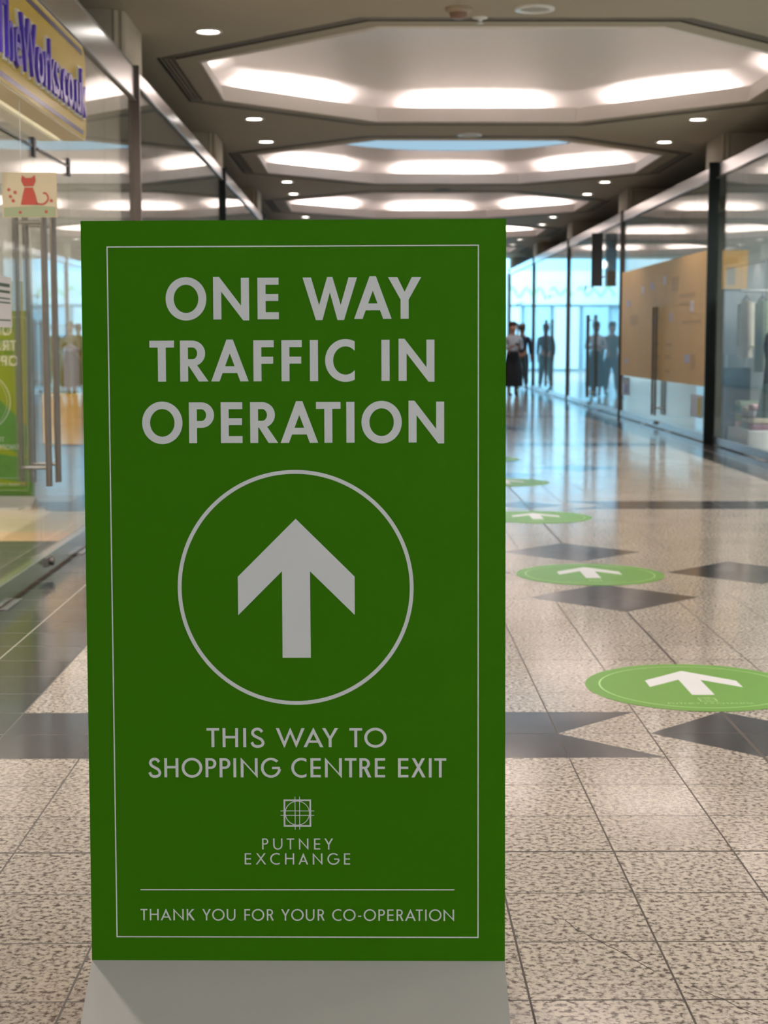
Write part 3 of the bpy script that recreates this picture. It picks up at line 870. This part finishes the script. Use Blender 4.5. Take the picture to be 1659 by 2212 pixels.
# ================================================================== left shop: fascia sign, poster, stock
SX = XL + .145                                   # face of the projecting sign
fs = thing('shop_sign', 'yellow shop sign with purple raised lettering on the left shopfront', 'sign', (XL + .02, 6.3, 2.43))
SL = 3.22
def yz(x0): return lambda u, v, d: (x0 + d, u, v)
def yzr(x0): return lambda u, v, d: (x0 - d, -u, v)
prof = [(0, 0), (SL, 0)] + arc(SL - .10, .10, .10, .10, -90, 0, 6)[1:] + arc(SL - .10, .44, .10, .10, 0, 90, 6) + [(0, .54)]
prof = [(0, 0)] + arc(SL - .10, .10, .10, .10, -90, 0, 8) + arc(SL - .10, .44, .10, .10, 0, 90, 8) + [(0, .54)]
m = MB(); m.poly([prof], th=.115, f3=yz(0.0)); m.build('sign_case', M['cream'], fs, bevel=.004)
def inset(q): return [(0, q)] + arc(SL - .10, .10 + 0, .10 - q, .10 - q, -90, 0, 8) + arc(SL - .10, .44, .10 - q, .10 - q, 0, 90, 8) + [(0, .54 - q)]
m = MB(); m.poly([inset(.012)], z=.117, f3=yz(0)); m.build('sign_face', M['yellow'], fs)
m = MB()
for za, zb in ((.03, .058), (.482, .51)):
    m.poly([[(0, za), (SL - .13, za), (SL - .10, zb), (0, zb)] if za < .2 else [(0, za), (SL - .10, za), (SL - .13, zb), (0, zb)]], z=.119, f3=yz(0))
m.build('sign_stripe', M['navy'], fs)
vs, fcs = text_mesh('TheWorks.co.uk', 1.0)
tx0, tx1 = min(v[0] for v in vs), max(v[0] for v in vs)
kx = 2.20 / (tx1 - tx0); kz = .268 / .72
for nm, off, ext, mat_, dd in (('letter_outline', .035, .01, 'white', .121), ('sign_letter', .004, .014, 'purple', .134)):
    vs, fcs = text_mesh('TheWorks.co.uk', 1.0, off, ext)
    m = MB(); m.add([(dd + z, .86 + (x - tx0) * kx, .125 + y * kz) for x, y, z in vs], fcs)
    m.build(nm, M[mat_], fs)

cp = thing('hanging_poster', 'cream hanging card with a red cat silhouette below the yellow shop sign', 'poster', (-1.65, 7.83, 1.873), group=None)
cp.scale = (.66, .66, .66)
m = MB(); m.box((-.20, -.006, 0), (.20, .006, .325)); m.build('poster_board', M['cream'], cp)
def xz(y0): return lambda u, v, d: (u, y0 - d, v)
cat = [(-.065, .09), (-.05, .16), (-.035, .215), (.025, .215), (.045, .16), (.06, .09)]
head = [(-.04, .225), (-.058, .265), (-.052, .305), (-.025, .285), (.015, .285), (.042, .305), (.048, .265), (.030, .225)]
tail = band_along(catmull([(.05, .10), (.10, .095), (.135, .13), (.125, .17), (.10, .175)], 6), .012)
m = MB()
for q in (cat, head, tail[::-1]): m.poly([q], z=.008, f3=xz(0))
m.build('red_cat_print', M['red'], cp)
m = MB(); m.poly([[(-.19, .005), (.19, .005), (.19, .075), (.06, .085), (-.19, .07)]], z=.0075, f3=xz(0)); m.build('green_ground_print', simple('sage_print', (.42, .47, .28), .5), cp)
for x_, z_ in ((-.14, .15), (-.15, .20), (-.12, .12), (.16, .12), (.12, .04), (-.07, .035), (-.105, .18)):
    m = MB(); m.poly([circle(x_, z_, .012, 10)], z=.0085, f3=xz(0)); m.build('flower_print', M['red'], cp)
m = MB()
m.cyl((-.06, 0, .32), (-.06, 0, .842), .0022, 8)
m.build('hanging_wire', M['steel'], cp)

ys = thing('shop_floor_sign', 'olive yellow distance notice stand inside the left shop', 'sign', (XL - 1.22, 12.1, 0))
m = MB(); m.box((-.42, -.006, .13), (.42, .006, 1.72)); m.build('notice_panel', M['olive'], ys)
def notice(txt, size, u, v, mat_, mirror=False, squeeze=1.0):
    vs, fcs = text_mesh(txt, size)
    wmax = max(p[0] for p in vs)
    m = MB()
    if mirror: m.add([(u + (wmax - x) * squeeze, -.0075, v + y) for x, y, z in vs], [f[::-1] for f in fcs])
    else: m.add([(u + x * squeeze, -.0075, v + y) for x, y, z in vs], fcs)
    m.build('notice_text', M[mat_], ys)
notice('Please', .075, .185, 1.35, 'ink', squeeze=.8); notice('your', .075, .20, 1.255, 'ink', squeeze=.8); notice('2 me', .075, .20, 1.165, 'ink', squeeze=.8)
m = MB(); m.poly([[(-.42, .13), (.42, .13), (.42, .185), (-.42, .185)]], z=.0075, f3=xz(0)); m.build('green_band', simple('notice_green', (.07, .095, .01), .5), ys)
m = MB()
for q, zz in (([(.05, .55), (.40, .40), (.42, .62), (.2, .84), (.02, .86)], .0076), ([(.1, .24), (.42, .2), (.42, .38), (.2, .42)], .0077)): m.poly([q], z=zz, f3=xz(0))
m.build('leaf_print', simple('leaf_print', (.055, .11, .03), .5, noise=.5, nscale=14), ys)
m = MB(); m.box((-.36, -.14, 0), (.36, .14, .02)); m.box((-.03, -.02, .02), (.03, .02, .14)); m.build('stand_foot', M['steel'], ys)

pp_ = thing('paper_notice', 'white paper notice taped on the left shop door glass', 'notice', (XL + .010, 7.78, 1.345))
m = MB(); m.box((-.001, -.30, 0), (.001, .22, .245)); m.build('paper_sheet', M['paper'], pp_)
m = MB()
for z0, z1 in ((.195, .212), (.165, .178), (.135, .142), (.115, .122), (.03, .036)): m.box((.0012, -.25, z0), (.002, .19, z1))
m.build('printed_line', M['ink'], pp_)
struct(boxo('floor_entrance_mat', (XL - 3.0, 6.8, 0.0), (XL - .06, 10.05, .008), M['mat']))
struct(boxo('floor_threshold', (XL - 3.0, 10.08, 0.0), (XL - .06, 10.55, .006), M['orange_strip']))

# display stands and shelving in the left shop
ds = thing('display_stand', 'yellow and grey cardboard display stand in the left shop beside the big sign', 'display stand', (XL - .50, 12.02, 0))
m = MB(); m.box((-.14, -.12, 0), (.14, .12, .12)); m.build('stand_plinth', simple('stand_grey', (.16, .16, .17), .6), ds)
m = MB(); m.box((-.13, -.11, .12), (.13, .11, .50)); m.build('stand_bin', simple('stand_blue_grey', (.22, .27, .33), .5), ds)
m = MB(); m.box((-.15, -.13, .50), (.15, .13, .88)); m.build('stand_tray', simple('stand_orange', (.62, .34, .04), .5), ds, bevel=.01)
m = MB(); m.box((-.12, .06, .88), (.12, .10, 1.32)); m.build('stand_header', M['olive'], ds)
m = MB(); m.poly([[(-.02, .90), (.10, .90), (.10, 1.22), (.04, 1.26), (-.02, 1.22)]], z=-.055, f3=xz(0)); m.build('header_print', simple('print_grey', (.33, .31, .33), .5), ds)
m = MB(); m.box((-.09, .03, 1.32), (.00, .10, 1.40)); m.build('stand_topper', simple('topper_ochre', (.42, .26, .06), .5), ds)

# ================================================================== right shopfronts
kb = thing('notice_board', 'large kraft brown notice board mounted on the right shopfront glass', 'board', (XR - .028, 26.70, .70))
m = MB(); m.box((0, -6.82, 0), (.020, 0, 1.70)); m.build('board_sheet', M['kraft'], kb)
nr = random.Random(5)
for (dy, z_, ww, hh_, mt) in ((-1.95, 1.30, .22, .10, 'paper'), (-2.75, 1.33, .22, .10, 'lilac'), (-3.75, 1.37, .25, .12, 'paper'), (-5.72, .95, .24, .14, 'paper'), (-2.95, .84, .30, .08, 'lilac'), (-4.30, .84, .16, .12, 'lilac'), (-5.4, .28, .34, .11, 'lilac'), (-.45, .20, .25, .08, 'lilac'), (-.55, 1.12, .3, .1, 'lilac')):
    m = MB(); m.box((-.004, dy - ww, z_), (-.001, dy, z_ + hh_)); m.build('printed_note', M[mt], kb)
brn = simple('kraft_print', (.52, .33, .13), .5)
for (dy, z_, ww, hh_) in ((-5.0, 1.15, 1.0, .05), (-5.0, 1.05, .8, .04), (-5.2, .80, 1.2, .04), (-.9, .82, .7, .16), (-3.0, .50, .5, .05), (-3.0, .32, .5, .05), (-3.0, .12, .5, .05), (-4.0, .5, .45, .04), (-4.0, .32, .4, .05), (-4.0, .12, .35, .05), (-4.4, 1.25, .5, .2), (-5.8, .2, .3, .2)):
    m = MB(); m.box((-.003, dy - ww, z_), (-.001, dy, z_ + hh_)); m.build('faded_print', brn, kb)
def window_notice(y_, z_, label, stripe):
    r = thing('window_notice', label, 'notice', (XR - .012, y_, z_))
    m = MB(); m.box((-.001, -.36, 0), (.001, .36, .29)); m.build('paper_sheet', simple('notice_paper', (.62, .70, .80), .5), r)
    m = MB(); m.box((-.003, -.30, .03), (-.0015, -.10, .26) if stripe == 'y' else (-.0015, .1, .2)); m.build('notice_stripe', simple('notice_' + stripe, (.62, .52, .12) if stripe == 'y' else (.25, .32, .55), .5), r)
window_notice(20.55, .29, 'pale notice with a yellow stripe low on the right glass by the black post', 'y')
window_notice(26.3, .38, 'white and blue notice low on the right glass under the brown board', 'b')

# clothes and mannequin behind the nearest right glass
cl_mats = [simple('cloth_%s' % n_, c_, .85, noise=.15, nscale=8) for n_, c_ in (('beige', (.52, .44, .34)), ('sage', (.30, .36, .27)), ('olive', (.33, .33, .14)), ('grey', (.42, .42, .44)), ('plum', (.25, .12, .17)), ('teal', (.16, .27, .28)), ('pink', (.62, .38, .40)), ('navy', (.03, .03, .07)))]
rail = thing('clothes_rail', 'steel clothes rail inside the nearest right shop', 'clothes rail', (XR + 1.2, 18.75, 0))
m = MB(); m.cyl((-1.08, 0, 1.86), (1.5, 0, 1.86), .014, 14); m.build('hanging_bar', M['steel'], rail)
for dx in (-.18, 1.42):
    m = MB(); m.cyl((dx, 0, .03), (dx, 0, 1.86), .016, 14); m.box((dx - .02, -.25, 0), (dx + .02, .25, .03)); m.build('upright', M['steel'], rail)
gl_ = [('beige', 'beige coat'), ('sage', 'sage green dress'), ('navy', 'navy top'), ('olive', 'olive yellow coat')]
lens = [.78, .95, .62, .9]
for i, (cn, cl_name) in enumerate(gl_):
    xv = XR + .18 + i * .19
    r = thing('hanging_garment', '%s hanging %s on the steel clothes rail' % (cl_name, ['nearest the glass', 'next to the beige coat', 'third from the glass', 'at the inner end'][i]), 'garment', (xv, 18.75, 1.86), (0, 0, PI / 2), group='garments on the steel rail')
    L_ = lens[i]
    def sec(z_, hw, hd, n=20): return [(hw * math.cos(2 * PI * k / n), hd * math.sin(2 * PI * k / n) * (1 + .25 * math.sin(5 * 2 * PI * k / n)), z_) for k in range(n)]
    rows_ = [sec(-.10, .07, .02), sec(-.14, .20, .035), sec(-.30, .21, .05), sec(-L_ * .6, .20, .055), sec(-L_, .24, .065)]
    vs_ = sum(rows_, []); n = 20
    m = MB(); m.add(vs_, [(a * n + k, (a + 1) * n + k, (a + 1) * n + (k + 1) % n, a * n + (k + 1) % n) for a in range(len(rows_) - 1) for k in range(n)], True)
    cm_ = [0, 1, 7, 2, 4, 5, 6][i]
    m.build('garment_body', cl_mats[cm_], r)
    for s_ in (-1, 1):
        m = MB(); m.cyl((s_ * .19, 0, -.15), (s_ * .26, .0, -.15 - .5), .055, 12, .045); m.build('sleeve', cl_mats[cm_], r)
    m = MB()
    m.cyl((-.19, 0, -.12), (0, 0, -.06), .008, 8); m.cyl((.19, 0, -.12), (0, 0, -.06), .008, 8); m.cyl((0, 0, -.06), (0, 0, -.016), .004, 8); m.build('hanger', M['black'], r)
op = thing('wall_poster', 'orange poster on the grey wall of the nearest right shop', 'poster', (XR + .22, 19.54, 1.90))
m = MB(); m.box((-.16, -.02, 0), (.15, 0, .47)); m.build('poster_sheet', simple('orange_print', (.62, .36, .12), .5, noise=.12, nscale=4), op)
m = MB(); m.poly([[(-.10, .05), (.0, .05), (.0, .26), (-.10, .26)]], z=.022, f3=xz(0)); m.build('poster_print', simple('print_brown', (.34, .27, .17), .5), op)
gp = thing('display_screen', 'plain grey display screen below the orange poster', 'screen', (XR + .22, 19.35, 0))
m = MB(); m.box((-.17, -.02, 1.10), (.15, .02, 1.87)); m.build('panel_sheet', simple('panel_grey', (.36, .35, .34), .7), gp)
m = MB(); m.box((-.16, -.12, 0), (.15, .02, .95)); m.build('panel_cabinet', M['black'], gp)
m = MB(); m.box((-.14, -.015, .95), (-.11, .015, 1.10)); m.box((.10, -.015, .95), (.13, .015, 1.10)); m.build('panel_post', M['steel'], gp)

mq = thing('shop_mannequin', 'headless pale mannequin in a navy top behind the nearest right glass', 'mannequin', (XR + .27, 17.7, 0), (0, 0, PI / 2))
m = MB(); m.lathe([(.14, .0), (.14, .015), (.015, .02), (.015, .80)], n=24); m.build('mannequin_stand', M['steel'], mq)
def ell(mb, rows, n=24): mb.add([(a * math.cos(2 * PI * k / n) + ox, b_ * math.sin(2 * PI * k / n), z_) for (z_, a, b_, ox) in rows for k in range(n)], [(i * n + k, i * n + (k + 1) % n, (i + 1) * n + (k + 1) % n, (i + 1) * n + k) for i in range(len(rows) - 1) for k in range(n)], True)
m = MB(); ell(m, [(1.38, .06, .055, 0), (1.46, .05, .05, 0), (1.49, .052, .05, 0), (1.495, .001, .001, 0)]); m.build('mannequin_neck', simple('mannequin_white', (.6, .58, .55), .4), mq)
m = MB(); ell(m, [(.78, .17, .12, 0), (.92, .16, .11, 0), (1.05, .135, .10, 0), (1.22, .17, .13, 0), (1.34, .18, .10, 0), (1.40, .07, .06, 0)]); m.build('navy_top', cl_mats[7], mq)
for s_ in (-1, 1):
    m = MB(); m.cyl((s_ * .18, 0, 1.33), (s_ * .27, -.03, .98), .055, 14, .045); m.build('sleeve', cl_mats[7], mq)
m = MB(); ell(m, [(.42, .24, .19, 0), (.60, .21, .16, 0), (.80, .17, .125, 0)]); m.build('skirt', cl_mats[5], mq)
for i, (yy_, hh_, cn, lab) in enumerate(((18.95, .32, 6, 'pink folded jumper stack on the low plinth in the nearest right shop'), (18.62, .26, 5, 'teal folded jumper stack on the low plinth in the nearest right shop'), (18.30, .30, 4, 'plum folded jumper stack on the low plinth in the nearest right shop'))):
    r = thing('folded_clothes', lab, 'clothes', (XR + .30, yy_, .25))
    for k in range(4):
        m = MB(); m.box((-.15, -.13, k * hh_ / 4), (.15, .13, (k + .92) * hh_ / 4)); m.build('folded_jumper', cl_mats[(cn + k * 3) % 7 if k else cn], r, bevel=.02)
pl_ = boxo('display_plinth', (XR + .08, 18.08, 0), (XR + .60, 19.12, .25), M['white'], None, .01)
tag(pl_, 'low white display plinth behind the nearest right glass', 'plinth')

# hanging black banner with a round lamp and a brown panel in the third right bay
hb_ = thing('blade_sign', 'black vertical blade sign projecting from the right glass past the brown board', 'sign', (XR - .12, 29.0, 2.25))
m = MB(); m.box((-.11, -.03, 0), (.09, .03, .95)); m.build('blade_panel', M['black'], hb_, bevel=.004)
m = MB(); m.box((.09, -.012, .15), (.114, .012, .19)); m.box((.09, -.012, .75), (.114, .012, .79)); m.build('wall_bracket', M['steel'], hb_)
bp_ = thing('timber_sign', 'brown timber sign board hanging behind the glass beside the black blade sign', 'sign', (XR + .55, 32.3, 2.25))
m = MB(); m.box((-.16, -.03, 0), (.22, .03, .42)); m.build('timber_board', simple('brown_timber', (.22, .13, .05), .5, noise=.2, nscale=12), bp_)
m = MB(); m.cyl((-.1, 0, .42), (-.1, 0, 1.1), .006, 8); m.cyl((.16, 0, .42), (.16, 0, 1.1), .006, 8); m.build('hanging_rod', M['black'], bp_)
gl2 = thing('globe_lamp', 'round white globe lamp glowing above the brown timber board', 'lamp', (XR + .42, 32.0, 2.78))
m = MB(); m.lathe([(.08 * math.sin(PI * i / 12) + .0005, -.08 * math.cos(PI * i / 12)) for i in range(13)], n=24); m.build('globe', lamp_mat('globe_glow', (1, .93, .8), 3.0), gl2)
m = MB(); m.cyl((0, 0, .08), (0, 0, .55), .006, 8); m.build('lamp_stem', M['black'], gl2)

# far shop fascia with green lettering, seen in the glass and across the atrium
ff = thing('far_shop_fascia', 'pale fascia with a pale green squiggle on the far shop across the atrium', 'sign', (X0, 65.79, 2.75))
m = MB(); m.box((-3.0, -.06, 0), (3.9, 0, 1.0)); m.build('fascia_board', M['ice'], ff)
m = MB(); m.poly([band_along(catmull([(-2.8 + .28 * i, .50 + (.16 if i % 2 else -.16) + .05 * math.sin(i * 1.7)) for i in range(22)], 6), .13)], z=.07, f3=xz(0))
m.build('fascia_squiggle', M['green_letter'], ff)
for i, (xa, xb_) in enumerate(((-2.6, -1.5), (-1.4, -.3), (-.2, .9), (1.0, 2.1), (2.2, 3.3))):
    dr = bpy.data.objects.new('window_%d' % (91 + i), None); COL.objects.link(dr); dr.location = (X0 + (xa + xb_) / 2, 65.85, 0); struct(dr)
    hw_ = (xb_ - xa) / 2
    m = MB(); m.box((-hw_ + .04, -.03, .1), (hw_ - .04, .0, 2.65)); m.build('glazing', M['ice'] if i % 2 else M['pale_blue'], dr)
    m = MB(); frame2(m, -hw_, 0.0, hw_, 2.72, .05, .05, xz(0)); m.build('window_frame', M['blue_grey'], dr)

# ================================================================== people by the far right glass
def skin_mesh(name, verts, edges, mat, parent, subdiv=1, root=0):
    me = bpy.data.meshes.new(name)
    me.from_pydata([v[:3] for v in verts], edges, [])
    o = bpy.data.objects.new(name, me); COL.objects.link(o)
    sk = o.modifiers.new('skin', 'SKIN'); sk.use_smooth_shade = True
    sub = o.modifiers.new('sub', 'SUBSURF'); sub.levels = sub.render_levels = subdiv
    for i, v in enumerate(verts):
        r = v[3]; me.skin_vertices[0].data[i].radius = (r, v[4] if len(v) > 4 else r)
        me.skin_vertices[0].data[i].use_root = (i == root)
    bpy.context.view_layer.update()
    nm = bpy.data.meshes.new_from_object(o.evaluated_get(bpy.context.evaluated_depsgraph_get()))
    bpy.data.objects.remove(o); bpy.data.meshes.remove(me)
    nm.name = name; nm.materials.clear(); nm.materials.append(mat)
    for p in nm.polygons: p.use_smooth = True
    q = bpy.data.objects.new(name, nm); COL.objects.link(q); q.parent = parent
    return q
def person(label, loc, rotz, top, bottom, hair, skirt=False, stride=.12, holding=False, scale=1.0, bag=None, jacket_len=.92):
    root = thing('person', label, 'person', loc, (0, 0, rotz)); root.scale = (scale,) * 3
    V, Ed = [], []
    def v(x, y, z, r, r2=None): V.append((x, y, z, r, r2 or r)); return len(V) - 1
    def chain(a, *pts):
        for p in pts: i = v(*p); Ed.append((a, i)); a = i
        return a
    pel = v(0, 0, .93, .125, .10)
    waist = chain(pel, (0, 0, 1.06, .115, .09)); chest = chain(waist, (0, -.01, 1.24, .135, .10)); nb_ = chain(chest, (0, 0, 1.385, .07, .06))
    hd = chain(nb_, (0, -.005, 1.45, .048), (0, -.02, 1.53, .075, .085), (0, -.01, 1.615, .075, .088))
    face = len(V) - 2
    chain(face, (0, -.105, 1.535, .014))
    for s_ in (-1, 1): chain(face, (s_ * .078, .0, 1.545, .016))
    hands = []
    for s_ in (-1, 1):
        sh = chain(chest, (s_ * .10, 0, 1.345, .06), (s_ * .175, 0, 1.34, .055))
        if holding:
            el = chain(sh, (s_ * .215, .02, 1.09, .042)); wr = chain(el, (s_ * .10, -.20, 1.13, .028)); pm = chain(wr, (s_ * .065, -.245, 1.15, .030, .02)); d = Vector((-s_ * .45, -.75, .3)).normalized()
        else:
            el = chain(sh, (s_ * .215, .03, 1.08, .042)); wr = chain(el, (s_ * .235, -.05 * s_, .86, .028)); pm = chain(wr, (s_ * .235, -.06 * s_, .80, .032, .02)); d = Vector((0, -.1, -1)).normalized()
        pv = Vector(V[pm][:3]); sd = d.cross(Vector((0, 0, 1))) if holding else Vector((0, 1, 0))
        sd.normalize()
        for k, ln in enumerate((.065, .075, .07, .055)):
            o_ = sd * (k - 1.5) * .019
            a = pv + o_ + d * .03; b_ = a + d * ln * .55; c_ = b_ + (d + Vector((-s_ * .5, 0, 0))).normalized() * ln * .45
            chain(pm, (*a, .009), (*b_, .008), (*c_, .0065))
        th_ = pv + sd * -.035; chain(pm, (*(th_ + d * .01), .010), (*(th_ + d * .045 - sd * .01), .008))
        hands.append(pv)
    for s_ in (-1, 1):
        y_ = s_ * stride
        chain(pel, (s_ * .09, 0, .84, .092), (s_ * .095, y_ * .35 - .01, .47, .058), (s_ * .095, y_ + .015, .085, .037), (s_ * .095, y_ - .12, .035, .034, .026))
    skin_mesh('body', V, Ed, M['skin'], root)
    # hair: cap with a longer back
    m = MB(); n = 24; rows_ = []
    for i in range(9):
        ph = PI * .5 * i / 6
        rows_.append([(.092 * math.sin(ph) * math.cos(2 * PI * k / n), .012 + .105 * math.sin(ph) * math.sin(2 * PI * k / n), 1.60 + .105 * math.cos(ph) - (.0 if math.sin(2 * PI * k / n) > -.2 else -.05 * min(1, i / 5))) for k in range(n)])
    m.add(sum(rows_, []), [(a * n + k, (a + 1) * n + k, (a + 1) * n + (k + 1) % n, a * n + (k + 1) % n) for a in range(8) for k in range(n)], True)
    m.build('hair', hair, root)
    for s_ in (-1, 1):
        e = MB(); e.lathe([(.011 * math.sin(PI * i / 8) + .0003, -.011 * math.cos(PI * i / 8)) for i in range(9)], (s_ * .03, -.088, 1.565), 12); e.build('eye', M['black'], root)
    mo = MB(); mo.box((-.022, -.108, 1.488), (.022, -.092, 1.496)); mo.build('mouth', M['red'], root, bevel=.003)
    # top: torso and sleeves
    V2, E2 = [], []
    def v2(*p): V2.append(p); return len(V2) - 1
    def ch2(a, *pts):
        for p in pts: i = v2(*p); E2.append((a, i)); a = i
        return a
    b0 = v2(0, 0, 1.24, .155, .118)
    ch2(b0, (0, 0, 1.08, .137, .11), (0, 0, jacket_len, .155, .125)); ch2(b0, (0, .0, 1.375, .095, .075), (0, .002, 1.41, .068, .062))
    for s_ in (-1, 1):
        if holding: ch2(b0, (s_ * .11, 0, 1.33, .075), (s_ * .18, 0, 1.33, .068), (s_ * .217, .02, 1.09, .055), (s_ * .125, -.16, 1.12, .043))
        else: ch2(b0, (s_ * .11, 0, 1.33, .075), (s_ * .18, 0, 1.33, .068), (s_ * .217, .03, 1.08, .055), (s_ * .235, -.04 * s_, .89, .043))
    skin_mesh('jacket', V2, E2, top, root)
    if skirt:
        m = MB(); ell(m, [(.22, .24, .21, 0), (.60, .23, .19, 0), (.80, .185, .15, 0), (.97, .145, .115, 0), (1.03, .135, .105, 0)]); m.build('skirt', bottom, root)
    else:
        V3 = [(0, 0, .97, .145, .115)]; E3 = []
        for s_ in (-1, 1):
            y_ = s_ * stride; a = 0
            for p in ((s_ * .09, 0, .83, .11), (s_ * .095, y_ * .35 - .01, .47, .078), (s_ * .095, y_ + .015, .12, .062)):
                V3.append(p); E3.append((a, len(V3) - 1)); a = len(V3) - 1
        skin_mesh('trousers', V3, E3, bottom, root)
    for s_ in (-1, 1):
        y_ = s_ * stride
        sm_ = skin_mesh('shoe', [(s_ * .095, y_ + .03, .05, .048), (s_ * .095, y_ - .06, .042, .046, .04), (s_ * .095, y_ - .15, .032, .042, .03)], [(0, 1), (1, 2)], M['black'], root)
    return root
hair_d = simple('dark_brown_hair', (.045, .022, .014), .6)
cl = lambda n_, c_: simple('cloth_' + n_, c_, .85, noise=.15, nscale=10)
person('person in a pale grey top and long black skirt holding a phone', (3.27, 36.6, 0), .25, cl('pale', (.44, .46, .50)), cl('ink', (.012, .012, .014)), hair_d, skirt=True, holding=True, stride=.06, jacket_len=.98)
ph_ = boxo('mobile_phone', (-.036, -.075, 0), (.036, .075, .009), M['black'], None, .003)
ph_.location = (3.345, 36.30, 1.185); ph_.rotation_euler = (.5, 0, .25)
tag(ph_, 'dark mobile phone held by the person in the pale grey top', 'phone')
person('person in a navy jacket and grey trousers walking past the far right glass', (3.92, 41.2, 0), 2.9, cl('navy_coat', (.015, .022, .045)), cl('slate', (.10, .14, .15)), hair_d, stride=.16, jacket_len=.86)
person('person in an olive brown coat seen reflected in the far right glass', (2.86, 36.9, 0), -.2, cl('olive_coat', (.09, .075, .045)), cl('brown', (.07, .045, .04)), hair_d, stride=.14, jacket_len=.62)
